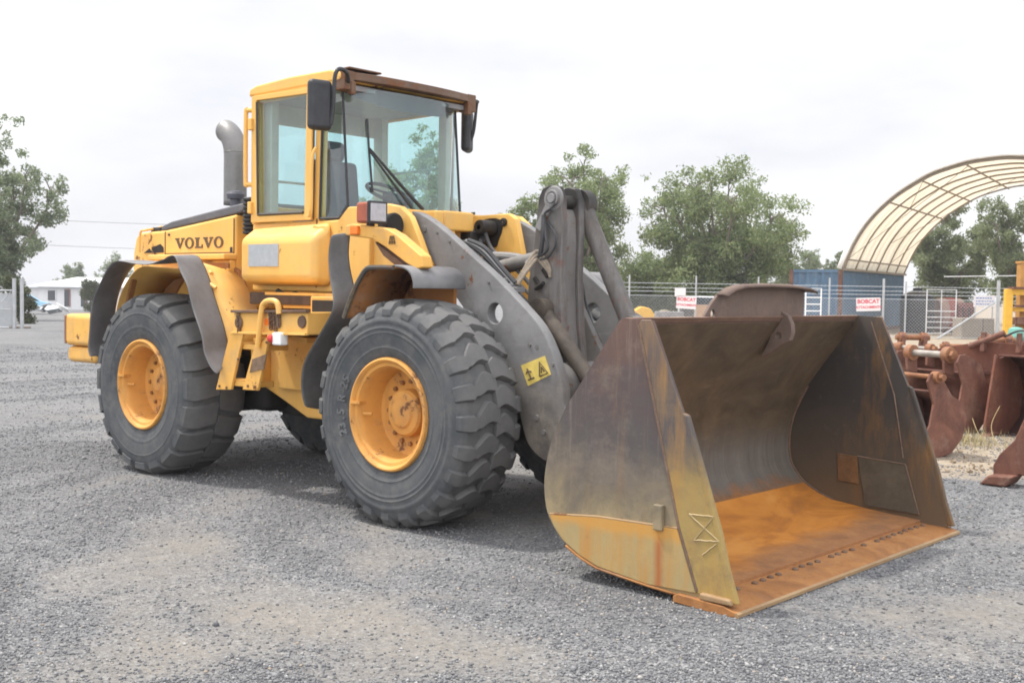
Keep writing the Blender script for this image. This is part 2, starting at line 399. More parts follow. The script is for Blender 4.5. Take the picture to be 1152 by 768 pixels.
def ground():
    n = 560; t = np.linspace(-1, 1, n); s = 6.2
    g = np.sinh(s*t)/math.sinh(s)*620
    X, Yy = np.meshgrid(6+g, -1.0+g, indexing='ij')
    Z = gz(X, Yy)
    v = np.stack([X, Yy, Z], -1).reshape(-1, 3)
    i, j = np.meshgrid(np.arange(n-1), np.arange(n-1), indexing='ij'); a = (i*n+j).ravel()
    f = np.stack([a, a+n, a+n+1, a+1], 1)
    me = bpy.data.meshes.new('gravel_ground'); npmesh(me, v, f)
    at = me.attributes.new('lane', 'FLOAT', 'POINT'); at.data.foreach_set('value', lanes(X, Yy).ravel().astype(np.float32)); me.materials.append(GRAV); me.shade_smooth()
    o = bpy.data.objects.new('gravel_ground', me); COL.objects.link(o); o['kind'] = 'structure'; return o
def npmesh(me, v, f):
    me.vertices.add(len(v)); me.vertices.foreach_set('co', np.ascontiguousarray(v, dtype=np.float32).ravel())
    k = f.shape[1]; me.loops.add(f.size); me.loops.foreach_set('vertex_index', np.ascontiguousarray(f, dtype=np.int32).ravel())
    me.polygons.add(len(f)); me.polygons.foreach_set('loop_start', np.arange(0, f.size, k, dtype=np.int32)); me.update(calc_edges=True)
ground()

def gravel():
    N = 260000
    dep = 4.7+26*rng.random(N)**2.6; lat = (rng.random(N)*2-1)*(dep*.47+.2)
    p = CAM[None]+DH[None]*dep[:, None]+RH[None]*lat[:, None]
    keep = rng.random(N) < np.clip(1.15-1.35*lanes(p[:, 0], p[:, 1]), .10, 1); p = p[keep]; N = len(p)
    r = (.0035+.0085*rng.random(N)**2.2)*np.clip(.6+dep[keep]*.06, 1, 1.9)
    big = rng.random(N) < .004; r[big] *= 2.0
    octa = np.array([[1,0,0],[-1,0,0],[0,1,0],[0,-1,0],[0,0,1],[0,0,-1]], float)
    tri = np.array([[0,2,4],[2,1,4],[1,3,4],[3,0,4],[2,0,5],[1,2,5],[3,1,5],[0,3,5]])
    q = rng.normal(size=(N, 4)); q /= np.linalg.norm(q, axis=1)[:, None]; w, x, y, z = q.T
    R = np.stack([1-2*(y*y+z*z), 2*(x*y-w*z), 2*(x*z+w*y), 2*(x*y+w*z), 1-2*(x*x+z*z), 2*(y*z-w*x), 2*(x*z-w*y), 2*(y*z+w*x), 1-2*(x*x+y*y)], 1).reshape(N, 3, 3)
    loc = octa[None]*r[:, None, None]*(.6+.7*rng.random((N, 6, 1)))
    v = np.einsum('nij,nkj->nki', R, loc); v[:, :, 2] *= .75
    p[:, 2] = gz(p[:, 0], p[:, 1])+r*.25
    v = (v+p[:, None]).reshape(-1, 3); f = (tri[None]+6*np.arange(N)[:, None, None]).reshape(-1, 3)
    me = bpy.data.meshes.new('loose_gravel'); npmesh(me, v, f)
    m = Mat('gravel_stone'); gi = m.node('ShaderNodeNewGeometry').outputs['Random Per Island']
    me.materials.append(m.done(m.ramp(gi, [(0, (.10, .102, .11)), (.5, (.178, .18, .188)), (.85, (.24, .241, .245)), (.97, (.36, .355, .35)), (1, (.33, .27, .21))]), .85, 0, .3))
    o = bpy.data.objects.new('loose_gravel', me); COL.objects.link(o); o['kind'] = 'stuff'; o['label'] = 'loose grey crushed stones on the yard in front'; return o
gravel()

# ------------------------------------------------------------------ trees
def leafmat(name, cols, trans=.35):
    m = Mat(name); gi = m.node('ShaderNodeNewGeometry').outputs['Random Per Island']
    c = m.ramp(m.math('ADD', m.math('MULTIPLY', gi, .6), m.math('MULTIPLY', m.noise(.5, 3), .5)), cols)
    m.done(c, .6, 0, .25)
    tl = m.node('ShaderNodeBsdfTranslucent'); m.lnk(c, tl.inputs[0]); mxs = m.node('ShaderNodeMixShader'); mxs.inputs[0].default_value = trans
    m.lnk(m.b.outputs[0], mxs.inputs[1]); m.lnk(tl.outputs[0], mxs.inputs[2]); m.lnk(mxs.outputs[0], m.out.inputs[0]); return m.m
LEAF = leafmat('poplar_leaves', [(.15, (.13, .17, .075)), (.5, (.22, .275, .12)), (.9, (.32, .36, .19))], .55)
LEAFG = leafmat('gum_leaves', [(.15, (.125, .165, .09)), (.5, (.215, .26, .15)), (.9, (.32, .355, .235))], .52)
LEAFR = leafmat('shade_tree_leaves', [(.15, (.12, .155, .075)), (.5, (.21, .25, .13)), (.9, (.31, .34, .20))], .55)
LEAFD = leafmat('bush_leaves', [(.15, (.04, .055, .022)), (.5, (.075, .09, .035)), (.9, (.12, .125, .055))])
BARK = plain('bark', (.17, .14, .115), .9, .3, 0, 3, .3)
def leaves(cl, n, size, seed):
    """cl: clumps (x,y,z,r); leaf faces filling each clump, denser toward its shell"""
    r = np.random.default_rng(seed); cl = np.array(cl); n = int(n*1.35); w = cl[:, 3]**2.3; k = r.choice(len(cl), n, p=w/w.sum())
    d = r.normal(size=(n, 3)); d /= np.linalg.norm(d, axis=1)[:, None]
    p = cl[k, :3]+d*(cl[k, 3]*(r.random(n)**.5)*(.75+.45*r.random(n)))[:, None]*np.array([1, 1, .85])
    a = r.normal(size=(n, 3)); a /= np.linalg.norm(a, axis=1)[:, None]; b = np.cross(a, r.normal(size=(n, 3))); b /= np.linalg.norm(b, axis=1)[:, None]
    s = size*.68*(.6+.8*r.random(n))[:, None]; c = np.cross(a, b)*s*.15
    v = np.stack([p-a*s, p+b*s*.42+c, p+a*s, p-b*s*.42+c], 1).reshape(-1, 3)
    return v, np.arange(4*n).reshape(-1, 4)
def tree(name, label, cat, base, h, rad, seed, nleaf=26000, size=.15, mat=None, low=.12, group=None, shape=1.0, stems=5, nb=16):
    r = np.random.default_rng(seed); base = np.array(base, float)
    t = thing(name, label, cat, base, 0, group)
    tr = MB(); cl = []
    tr.tube(smoothpath([(0, 0, -.3), (r.normal()*.1, r.normal()*.1, h*.25), (r.normal()*.25, r.normal()*.25, h*.6)], 4), [h*.022*(1-.6*i/8) for i in range(9)], 8)
    for sidx in range(stems):
        a = 2*math.pi*(sidx+r.random()*.7)/stems; out = rad*(.28+.62*r.random()); top = h*(.96-.42*(out/rad)**1.5*(.6+.6*r.random())) if sidx else h*.98
        if sidx == 0: out *= .15
        z0 = h*(.10+.12*r.random())
        pts = smoothpath([(0, 0, z0), (math.cos(a)*out*.45, math.sin(a)*out*.45, z0+(top-z0)*.35), (math.cos(a)*out*.9, math.sin(a)*out*.9, z0+(top-z0)*.7), (math.cos(a)*out, math.sin(a)*out, top-.3)], 5)
        tr.tube(pts, [h*.013*(1-.88*i/(len(pts)-1)) for i in range(len(pts))], 6)
        for q in range(nb):
            u = low+(1-low)*((q+r.random())/nb); p = pts[min(int(u*(len(pts)-1)), len(pts)-1)]
            zz = p[2]/h; wid = rad*(.56-.36*u)*(.35+.8*r.random())
            b = a+r.normal()*1.3; e = p+np.array([math.cos(b)*wid, math.sin(b)*wid, .14*h*(r.random()+.05)*(1-.5*zz)])
            tr.tube([p, (p+e)/2+np.array([0, 0, .1]), e], [h*.005, h*.003, h*.0012], 4, False)
            for _ in range(3):
                f = .45+.6*r.random(); o = p+(e-p)*f+r.normal(size=3)*rad*.10
                cl.append((*o, rad*(.08+.11*r.random())*(1.15-.4*u)))
    tr.build('trunk', BARK, t, smooth=0)
    v, f = leaves(cl, nleaf, size, seed+1); v[:, 2] = np.maximum(v[:, 2], .05)
    me = bpy.data.meshes.new('crown'); npmesh(me, v, f); me.materials.append(mat or LEAF)
    o = bpy.data.objects.new('crown', me); COL.objects.link(o); o.parent = t
    return t
TG = 'trees beyond the yard'
tree('gum_tree', 'tall loose-crowned green tree by the gate post left of the loader', 'tree', G(-8, 62, -.4), 10.6, 3.3, 11, 23000, .15, LEAFG, .04, TG, 1.0, 9, 14)
tree('poplar_tree', 'green tree showing through the loader cab windows', 'tree', G(476, 75), 11.2, 4.2, 12, 24000, .16, LEAF, .1, TG)
tree('poplar_tree', 'airy green tree right behind the raised tilt lever', 'tree', G(648, 70), 10.1, 4.3, 33, 30000, .15, LEAF, .05, TG, 1.0, 9, 13)
tree('poplar_tree', 'broad dense green tree above the rust brown spill guard', 'tree', G(808, 70), 9.8, 5.0, 14, 42000, .16, LEAF, .0, TG, 1.0, 13, 14)
tree('poplar_tree', 'low green tree filling the gap above the far shed roof', 'tree', G(730, 78), 4.4, 5.0, 18, 22000, .16, LEAF, .0, TG, 1.0, 6, 12)
tree('gum_tree', 'small thin grey-green tree just left of the fabric shelter', 'tree', G(905, 100), 5.6, 2.9, 15, 7000, .17, LEAFG, .2, TG)
tree('gum_tree', 'slim green tree tip at the foot of the fabric arch', 'tree', G(941, 95), 5.6, 1.3, 25, 3500, .16, LEAFG, .2, TG)
tree('gum_tree', 'dense green tree seen beneath the fabric arch', 'tree', G(1058, 80), 8.4, 3.8, 16, 30000, .16, LEAFR, .02, TG, 1.0, 6, 14)
tree('gum_tree', 'green tree at the right edge above the yellow steel frame', 'tree', G(1150, 72), 8.2, 3.6, 17, 26000, .15, LEAFR, .08, TG, 1.0, 6, 14)
FG = 'small far trees left of the loader'
tree('gum_tree', 'distant round grey-green tree above the white house roof', 'tree', G(85, 165, -.9), 5.6, 3.0, 21, 5000, .24, LEAFG, .3, FG)
tree('gum_tree', 'faint distant tree between the white house and rear mudguard', 'tree', G(128, 175, -.9), 7.2, 3.0, 22, 2600, .24, LEAFG, .3, FG)
def shrub(label, base, h, rad, seed, n, mat, size=.12):
    r = np.random.default_rng(seed); t = thing('round_bush', label, 'bush', base)
    cl = [(r.normal()*rad*.4, r.normal()*rad*.4, h*(.12+.8*r.random()), rad*(.3+.25*r.random())) for _ in range(18)]
    tr = MB()
    for c in cl[:7]: tr.tube([(0, 0, -.2), (c[0]*.5, c[1]*.5, c[2]*.5), c[:3]], [.05, .035, .012], 5)
    tr.build('stem', BARK, t, smooth=0)
    v, f = leaves(cl, n, size, seed); v[:, 2] = np.maximum(v[:, 2], .02)
    me = bpy.data.meshes.new('foliage'); npmesh(me, v, f); me.materials.append(mat); o = bpy.data.objects.new('foliage', me); COL.objects.link(o); o.parent = t
shrub('rounded dark green bush at the end of the white house', G(102, 108, -.85), 2.9, 1.25, 31, 6000, LEAFD, .13)
shrub('dark shrub beside the gate post with reddish low leaves', G(26, 52, -.25), 2.2, .75, 32, 4000, LEAFD, .10)

# ------------------------------------------------------------------ the house, sheds, power lines on the left
def lot(px, dep, z=0):                 # local frame facing the camera: x right, y away
    q = G(px, dep, z); return q, YAW-math.pi/2
IRON = plain('white_roof_iron', (.82, .83, .85), .35, .04, 0, 3, 0)
WALLW = plain('weatherboard', (.66, .66, .665), .8, .06, 0, 3, .05)
q, rz = lot(92, 118, -.92)
h = thing('white_house', 'low white house with shallow pale roof far behind the gate', 'house', q, rz)
m = MB(); m.box((0, 2.5, 1.2), (9.0, 5, 2.4)); m.box((-6.0, 3.6, 1.1), (3.0, 4, 2.2)); m.build('wall', WALLW, h)
m = MB(); m.add([(-5, -.6, 2.42), (5, -.6, 2.42), (5, 5.6, 2.42), (-5, 5.6, 2.42), (-1.5, 2.5, 3.35), (5, 2.5, 3.35), (-5, -.6, 2.3), (5, -.6, 2.3), (5, 5.6, 2.3), (-5, 5.6, 2.3)],
  [(0, 1, 5, 4), (2, 3, 4, 5), (3, 0, 4), (1, 2, 5), (6, 7, 1, 0), (7, 8, 2, 1), (8, 9, 3, 2), (9, 6, 0, 3), (9, 8, 7, 6)])
m.box((-6.1, 3.4, 2.3), (3.4, 4.6, .12)); m.build('roof', IRON, h, smooth=0)
for x, w, z0, z1 in ((-3.1, .75, .95, 1.95), (-1.55, .5, .35, 2.0), (.1, .45, .35, 2.0), (1.75, .8, 1.1, 1.75)):
    m = MB(); m.box((x, -.03, (z0+z1)/2), (w, .06, z1-z0)); o = m.build('window', plain('dark_pane', (.06, .065, .075), .2, .1), h)
    m = MB(); m.box((x+w/2+.06, -.05, (z0+z1)/2), (.12, .07, z1-z0+.1)); m.box((x, -.05, z1+.05), (w, .07, .1)); m.build('frame', plain('maroon_frame', (.28, .13, .12), .6, .1) if x > -2 else WHITED, o)
m = MB(); m.box((1, -.7, -.1), (10, 1.2, .2)); m.build('base_step', plain('brown_base', (.16, .12, .10), .8, .2), h)

def carlike(label, px, dep, z, col, L=3.6, rot=0.):
    q, rz = lot(px, dep, z); t = thing('parked_car', label, 'car', q, rz+rot, 'parked cars far away')
    m = MB(); m.prism([(-L/2, .35), (L/2, .35), (L/2, .8), (L/2-.8, .92), (L/2-1.5, 1.42), (-L/2+.5, 1.45), (-L/2, .95)], 'y', -.8, .8); m.build('body', plain('car_paint', col, .3, .05, 0, 3, 0), t, bevel=.06)
    m = MB(); m.prism([(L/2-.95, .95), (L/2-1.55, 1.36), (-L/2+.6, 1.38), (-L/2+.3, .98)], 'y', -.82, .82); m.build('window', plain('car_glass', (.04, .045, .05), .1, .1, 0, 3, 0), t)
    for sx in (-1, 1):
        for sy in (-1, 1):
            m = MB(); m.lathe([(-.1, .02), (-.1, .32), (.1, .32), (.1, .02)], (sx*L*.31, sy*.74, .32), 'y', 16); m.build('wheel', BLACK, t)
carlike('light blue parked car in front of the white house', 34, 98, -.72, (.30, .55, .72), 3.2, .4)
carlike('white parked car beyond the chain-link fence among the trees', 806, 66, .1, (.75, .75, .76), 4.2, .1)
q, rz = lot(44, 95, -.7); t = thing('scrap_heap', 'low heap of pale sheets beside the light blue car', 'scrap heap', q, rz)
for k in range(7):
    m = MB(); a = random.uniform(-.5, .5); R = Matrix.Rotation(a, 3, 'Y') @ Matrix.Rotation(random.uniform(-.6, .6), 3, 'X')
    m.box((random.uniform(-.6, 2.4), random.uniform(-.5, .5), .18+.09*k*.6), (1.1, .7, .06), R); m.build('sheet', WHITE if k % 3 else GRPAD, t)

# gate at the left edge
pA = G(8.5, 43, -.05); q, rz = lot(12, 43, -.1)
t = thing('steel_gate', 'galvanised gate and paired posts at the left edge of the yard', 'gate', q, rz)
for x in (0.0, .28):
    m = MB(); m.tube([(x+.12, 0, -.1), (x+.12, 0, 1.95)], .07, 10); m.build('post', GALV, t)
m = MB(); m.tube([(-3.4, .1, .12), (-3.4, .1, 1.5), (.0, .1, 1.5), (.0, .1, .12), (-3.4, .1, .12)], .03, 6); m.tube([(-1.9, .1, .12), (-1.9, .1, 1.5)], .025, 6)
m.tube([(-.05, .1, 1.45), (-1.2, .1, .15)], .02, 6); m.tube([(-.05, .1, .8), (-3.4, .1, .8)], .02, 6); m.build('gate_frame', GALV, t)
m = MB(); m.box((-1.5, .4, .75), (3.0, .02, 1.25)); m.build('infill_sheet', plain('pale_sheet', (.40, .41, .42), .7, .1), t)
m = MB(); m.box((.2, .3, .0), (.6, .5, .3)); m.build('footing', plain('brown_base', (.20, .16, .13), .9, .2), t)

for k, (ya, yb, lab) in enumerate(((236, 252, 'upper of two thin power lines in the sky left of the loader'), (265, 279, 'lower of two thin power lines in the sky left of the loader'))):
    A = G(-200, 95); B = G(540, 120); A[2] = 1.65+(316-ya+6)*95/F; B[2] = 1.65+(327-yb+4)*120/F
    pts = [A+(B-A)*u-np.array([0, 0, 1.1*4*u*(1-u)]) for u in np.linspace(0, 1, 30)]
    m = MB(); m.tube(pts, .022, 5, False); o = m.build('power_line', plain('cable', (.22, .22, .23), .6, .1, 0, 3, 0), None, A); tag(o, lab, 'power line', 'power lines')

# ------------------------------------------------------------------ container and fabric shelter
CBLUE = paint('container_blue', (.060, .115, .185), (.09, .155, .23), .12, .35, .6, (.22, .20, .18), 5)
CRUST = rusty('container_post_rust', [(0, (.06, .035, .03)), (.5, (.13, .06, .04)), (1, (.19, .10, .06))], 3)
AX = math.radians(31)                      # the shelter's axis, turned right of the view direction
DV = DH*math.cos(AX)+RH*math.sin(AX); AV = RH*math.cos(AX)-DH*math.sin(AX)      # along / across
O0 = G(945, 52, 0); RZ = math.atan2(DV[1], DV[0])                                # local x = along, y = -across
t = thing('shipping_container', 'blue corrugated container with rusty corner posts carrying the fabric arch', 'container', O0, RZ)
CH = 2.85; CLn = 12.2; CW = 2.35
def corr(L, amp=.05, p=.28):
    out = []; x = 0
    while x < L-.01: out += [(x, 0), (x+p*.28, amp), (x+p*.5, amp), (x+p*.78, 0)]; x += p
    return [q for q in out if q[0] < L]+[(L, 0)]
m = MB(); pts = corr(CLn-.2); m.strip([(.1+a, -b, .16) for a, b in pts], [(.1+a, -b, CH-.12) for a, b in pts]); m.build('side_wall', CBLUE, t, smooth=0)
m = MB(); pts = corr(CW-.3, .06, .36); m.strip([(b, .15+a, .16) for a, b in pts], [(b, .15+a, CH-.12) for a, b in pts]); m.build('end_wall', CBLUE, t, smooth=0)
m = MB(); m.box((CLn/2, CW/2, CH-.05), (CLn, CW, .08)); m.build('roof', CBLUE, t)
m = MB(); m.box((CLn/2, CW-.03, CH/2), (CLn, .06, CH-.2)); m.box((CLn-.05, CW/2, CH/2), (.06, CW-.1, CH-.2)); m.build('back_wall', CBLUE, t)
for (x, y) in ((0.06, .06), (.06, CW-.06), (CLn-.06, .06), (CLn-.06, CW-.06)):
    m = MB(); m.box((x, y, CH/2), (.17, .17, CH)); m.build('corner_post', CRUST, t)
for z in (.08, CH-.06):
    m = MB(); m.box((0.03, CW/2, z), (.10, CW-.3, .13)); m.box((CLn/2, .03, z), (CLn-.34, .10, .13)); m.build('rail', CBLUE if z > 1 else CRUST, t)

FAB = Mat('shelter_fabric'); c = FAB.mix(FAB.rng(FAB.noise(.6, 6, .65), .3, .7), (.87, .81, .71), (.91, .86, .78)); FAB.done(c, .8, 0, .2)
tl = FAB.node('ShaderNodeBsdfTranslucent'); FAB.lnk(c, tl.inputs[0]); ms = FAB.node('ShaderNodeMixShader'); ms.inputs[0].default_value = .70
FAB.lnk(FAB.b.outputs[0], ms.inputs[1]); FAB.lnk(tl.outputs[0], ms.inputs[2]); FAB.lnk(ms.outputs[0], FAB.out.inputs[0]); FABM = FAB.m
WEB = plain('white_webbing', (.80, .79, .76), .8, .05, 0, 5, 0)
RIBM = plain('shelter_steel', (.27, .23, .18), .55, .15, .2, 5, 0)
SP, RISE, Z0 = 13.4, 4.75, CH+.02
us = [0, .02, .055, .11, .20, .34, .55, .78, 1.0]; hs = [0, .10, .22, .355, .52, .70, .878, .972, 1.0]
def arch(k=0):
    out = []
    for i in range(61):
        u = i/30; w = u if u <= 1 else 2-u
        out.append((u*SP/2, Z0+RISE*float(np.interp(w, us, hs))))
    a = np.array(out)
    for _ in range(3): a[1:-1, 1] = (a[:-2, 1]+2*a[1:-1, 1]+a[2:, 1])/4
    return a
A = arch()
t = thing('fabric_shelter', 'cream fabric arch shelter with steel ribs springing off the blue container', 'shelter', O0, RZ)
def hoop(x, off=0): return [(x, -a, z-off) for a, z in A]
m = MB()
xs = np.linspace(0, CLn, 15)
for i in range(14):
    s0, s1 = .0, .0
    m.strip(hoop(xs[i]), hoop(xs[i+1]))
m.build('cover', FABM, t, solid=.01, smooth=60)
An = np.gradient(A, axis=0); An = np.stack([-An[:, 1], An[:, 0]], 1); An /= np.linalg.norm(An, axis=1)[:, None]
def rim(x, e): return [(x, -(p[0]+n_[0]*e), p[1]+n_[1]*e) for p, n_ in zip(A, An)]
m = MB(); m.strip(rim(-.10, .0), rim(-.06, .22)); m.strip(rim(-.06, .22), rim(.55, .05)); m.build('edge_webbing', WEB, t, solid=.02)
for k, x in enumerate(np.linspace(.12, CLn-.1, 7)):
    m = MB(); m.tube(hoop(x, .09), .042 if k else .055, 6, False); m.build('rib', RIBM, t)
for u in (.06, .30, .52, .78, 1.22, 1.48):
    i = int(u*30); m = MB(); m.tube([(.12, -A[i][0], A[i][1]-.15), (CLn-.1, -A[i][0], A[i][1]-.15)], .04, 6); m.build('purlin', RIBM, t)
def av(x, u): i = int(u*30); return (x, -A[i][0], A[i][1]-.13)
for p, q in ((av(.12, .06), av(4, .52)), (av(4, .52), av(.5, .78)), (av(8, .06), av(12, .52)), (av(4, .3), av(.2, .52)), (av(12, .52), av(8, .9)), (av(6, .1), av(11.9, .4))):
    m = MB(); m.tube([p, q], .014, 5); m.build('brace_cable', RIBM, t)
m = MB()
m.beam((0.1, -.12, Z0), (CLn, -.12, Z0), .1, .1); m.build('base_rail', RIBM, t)

# things under and beside the shelter
def frame_panel(name, label, px, dep, z, w, hh, bars, mat, grp=None, rot=0.0, r=.028, cols=()):
    q, rz = lot(px, dep, z); t = thing(name, label, 'panel', q, rz+rot, grp)
    m = MB(); m.tube([(-w/2, 0, 0), (-w/2, 0, hh), (w/2, 0, hh), (w/2, 0, 0)], r, 6); m.build('frame', mat, t)
    for b in bars: m = MB(); m.tube([(-w/2, 0, hh*b), (w/2, 0, hh*b)], r*.8, 6); m.build('rung', mat, t)
    for b in cols: m = MB(); m.tube([(-w/2+w*b, 0, 0), (-w/2+w*b, 0, hh)], r*.7, 6); m.build('upright', mat, t)
frame_panel('stock_panel', 'white tube ladder-like panel leaning by the blue container end', 914, 45, .2, .66, 1.75, (.1, .3, .5, .65, .8), WHITE, None, .25)
frame_panel('stock_panel', 'white barred gate panel standing under the fabric shelter behind the fence', 1058, 49, .0, 1.2, 2.0, (.08, .2, .32, .42, .55), WHITED, None, -.1, .028, (.5,))
q, rz = lot(1031, 55, 0); t = thing('water_tank', 'black plastic tank standing in the shade at the container\'s far end', 'tank', q, rz)
m = MB(); m.lathe([(0, .02), (0, .75), (.4, .8), (.42, .77), (.9, .8), (.92, .77), (1.5, .8), (1.75, .72), (2.0, .25), (2.05, .02)], (0, 0, 0), 'z', 28); m.build('shell', BLACK, t)
m = MB(); m.lathe([(2.0, .02), (2.0, .22), (2.1, .22), (2.12, .02)], (0, 0, 0), 'z', 16); m.build('lid', BLACK, t)
q, rz = lot(1066, 56, 0); t = thing('round_bale', 'pinkish round bale behind the white gate panel', 'bale', q, rz)
m = MB(); m.lathe([(-.6, .02), (-.6, .78), (-.52, .84), (.52, .84), (.6, .78), (.6, .02)], (0, 0, .82), 'x', 28); m.build('bale', plain('faded_wrap', (.34, .24, .21), .8, .2, 0, 4), t)
m = MB(); m.lathe([(-.2, .85), (-.2, .87), (.2, .87), (.2, .85)], (0, 0, .82), 'x', 28); m.build('strap', plain('strap_red', (.30, .10, .09), .8, .2), t)
q, rz = lot(1100, 47.5, 0); t = thing('concrete_block', 'large pale concrete block below the blue lettered sign', 'block', q, rz)
m = MB(); m.box((0, .5, .42), (1.35, 1.0, .86)); m.build('block_body', plain('old_concrete', (.25, .215, .175), .9, .15, 0, 4), t, bevel=.03)
m = MB(); m.box((.2, -.005, .42), (.02, .02, .8)); m.build('joint', BLK2, t)
q, rz = lot(1083, 52, 0); t = thing('scrap_engine', 'dark red engine scrap between the bale and the concrete block', 'scrap', q, rz)
m = MB(); m.box((0, 0, .75), (.6, .5, .9)); m.lathe([(-.4, .02), (-.4, .25), (.3, .28), (.3, .02)], (.1, 0, 1.2), 'x', 14); m.build('casing', plain('engine_red', (.16, .06, .05), .7, .4), t, bevel=.04)
m = MB(); m.box((0, 0, .15), (.8, .6, .3)); m.build('skid', BLK2, t)
for s in (-.25, .0, .25): m = MB(); m.tube(smoothpath([(s, -.3, .5), (s+.1, -.4, .9), (s+.15, -.2, 1.3)]), .03, 6); m.build('pipe', BLACK, t)

YST = plain('machine_yellow', (.66, .37, .035), .5, .12, 0, 4, .05)
q, rz = lot(1133, 40, 0); t = thing('steel_rack', 'yellow steel rack with a tall orange post at the right edge', 'rack', q, rz)
for x in (0, 2.4):
    m = MB(); m.box((x, 0, 1.0), (.26, .22, 2.0)); m.build('column', YST, t, bevel=.02)
m = MB(); m.box((1.2, .0, 1.9), (2.14, .18, .22)); m.build('top_beam', YST, t, bevel=.02)
m = MB(); m.box((1.2, .0, 2.04), (2.3, .5, .07)); m.box((1.2, .1, 1.42), (2.1, .5, .07)); m.build('shelf', CRUST, t)
m = MB(); m.box((1.2, .1, 1.30), (2.1, .12, .14)); m.build('middle_beam', YST, t)
m = MB(); m.box((.75, .5, 1.45), (.42, .34, 2.9)); m.box((.75, .5, 2.93), (.5, .42, .08)); m.build('mast', plain('mast_orange', (.42, .21, .05), .6, .2, 0, 5), t, bevel=.02)
for z in (.5, .9): m = MB(); m.box((1.25, .4, z), (1.9, .9, .25)); m.build('stored_part', CRUST if z > .6 else YST, t, bevel=.03)

# far shed behind the trees
q, rz = lot(690, 92, 0); t = thing('open_shed', 'long low shed with grey iron roof beyond the fence', 'shed', q, rz)
m = MB(); m.add([(-5, -3, 2.0), (4.6, -3, 2.0), (4.2, 0, 2.75), (-5, 0, 2.75), (-5, 4, 2.0), (4.6, 4, 2.0)], [(0, 1, 2, 3), (3, 2, 5, 4)]); m.build('roof', plain('grey_roof_iron', (.36, .38, .42), .5, .1, 0, 2, 0), t, solid=.08, smooth=0)
m = MB(); m.box((-.2, 3.8, 1.0), (9.2, .1, 2.0)); m.build('back_wall', plain('shed_dark', (.13, .13, .13), .8, .2), t)
for x in (-4.5, -1.8, 1.0, 4.0): m = MB(); m.box((x, -2.8, 1.0), (.14, .14, 2.0)); m.build('post', WHITED, t)
m = MB(); m.box((-.2, -2.9, 1.9), (9.2, .08, .2)); m.box((-.2, -2.85, 1.15), (9.2, .05, .1)); m.build('beam', GRPAD, t)

# scrap seen through the fence
q, rz = lot(722, 60, 0); t = thing('scrap_machine', 'rounded yellow machine cover lying behind the fence near the shed', 'scrap', q, rz)
m = MB(); m.prism([(-.7, 0), (.7, 0), (.62, .55), (.35, .9), (-.1, 1.0), (-.5, .75)], 'y', -.5, .5); m.build('cover', YST, t, bevel=.08)
m = MB(); m.lathe([(-.15, .05), (-.15, .42), (.15, .42), (.15, .05)], (1.15, 0, .42), 'y', 20); m.build('hub', plain('pale_hub', (.42, .36, .25), .7, .2), t)
m = MB(); m.box((-.1, -.52, .3), (.8, .04, .25)); m.build('grille', BLK2, t)
q, rz = lot(752, 56, 0); t = thing('crate_stack', 'grey boxed scrap under the left red lettered sign', 'crates', q, rz)
m = MB(); m.box((0, 0, .4), (1.3, .9, .8)); m.build('box', plain('scrap_grey', (.22, .21, .21), .8, .3, 0, 4), t, bevel=.03)
m = MB(); m.box((.9, .3, .55), (.6, .8, 1.1)); m.build('box', plain('scrap_dark', (.09, .085, .08), .8, .3, 0, 4), t, bevel=.03)
q, rz = lot(790, 50, 0); t = thing('timber_sheet', 'tan board standing upright behind the fence left of the spill guard', 'board', q, rz)
m = MB(); m.box((0, 0, .6), (.75, .06, 1.2)); m.build('board', plain('tan_board', (.42, .27, .17), .8, .15, 0, 3), t)
m = MB(); m.beam((.3, .05, 1.0), (.3, .7, 0), .06, .06); m.build('prop', BARK, t)

# ------------------------------------------------------------------ chain-link fence
FA = G(560, 47); FB = G(1262, 47); FL = float(np.linalg.norm(FB-FA)); FD = (FB-FA)/FL; FRZ = math.atan2(FD[1], FD[0])
t = thing('chain_link_fence', 'long galvanised chain-link fence with barbed wire across the yard', 'fence', FA, FRZ)
fx = lambda px: (px-560)/1304.03*47
m = MB(); sp, H0, H1 = .135, .06, 1.58
def wire(m, x0, z0, x1, z1, r):
    m.add([(x0, -r, z0-r), (x0, r, z0-r), (x0, 0, z0+r), (x1, -r, z1-r), (x1, r, z1-r), (x1, 0, z1+r)], [(0, 1, 4, 3), (1, 2, 5, 4), (2, 0, 3, 5)])
k = -(H1-H0)
while k < FL:
    a, b = max(k, 0), min(k+(H1-H0), FL)
    if b > a:
        wire(m, a, H0+(a-k), b, H0+(b-k), .0045); wire(m, a, H1-(a-k), b, H1-(b-k), .0045)
    k += sp
m.build('chain_mesh', GALV, t, smooth=0)
m = MB()
for z in (H0, H1): wire(m, 0, z, FL, z, .009)
m.build('rail_wire', GALV, t, smooth=0)
for z in (1.75, 1.9, 2.08):
    m = MB(); wire(m, 0, z, FL, z, .008)
    x = .1
    while x < FL: wire(m, x-.03, z-.03, x+.03, z+.03, .006); x += .16
    m.build('barbed_wire', GALV, t, smooth=0)
for px in (598, 652, 707, 782, 852, 932, 993, 1018, 1122, 1185, 1250):
    m = MB(); big = px in (993, 1122); m.tube([(fx(px), .03, -.1), (fx(px), .03, 2.4 if px != 1018 else 2.3)], .075 if px == 1122 else .05 if big else .035, 8); m.build('post', GALV, t)
for a, b in ((1118, 1054), (1126, 1186)):
    m = MB(); m.tube([(fx(a), .0, 1.52), (fx(b), -.05, .0)], .04, 8); m.build('brace', GALV, t)
m = MB(); m.tube([(fx(1060), -.02, 2.52), (fx(1262), -.02, 2.72)], .02, 6); m.build('top_cable', WHITED, t)
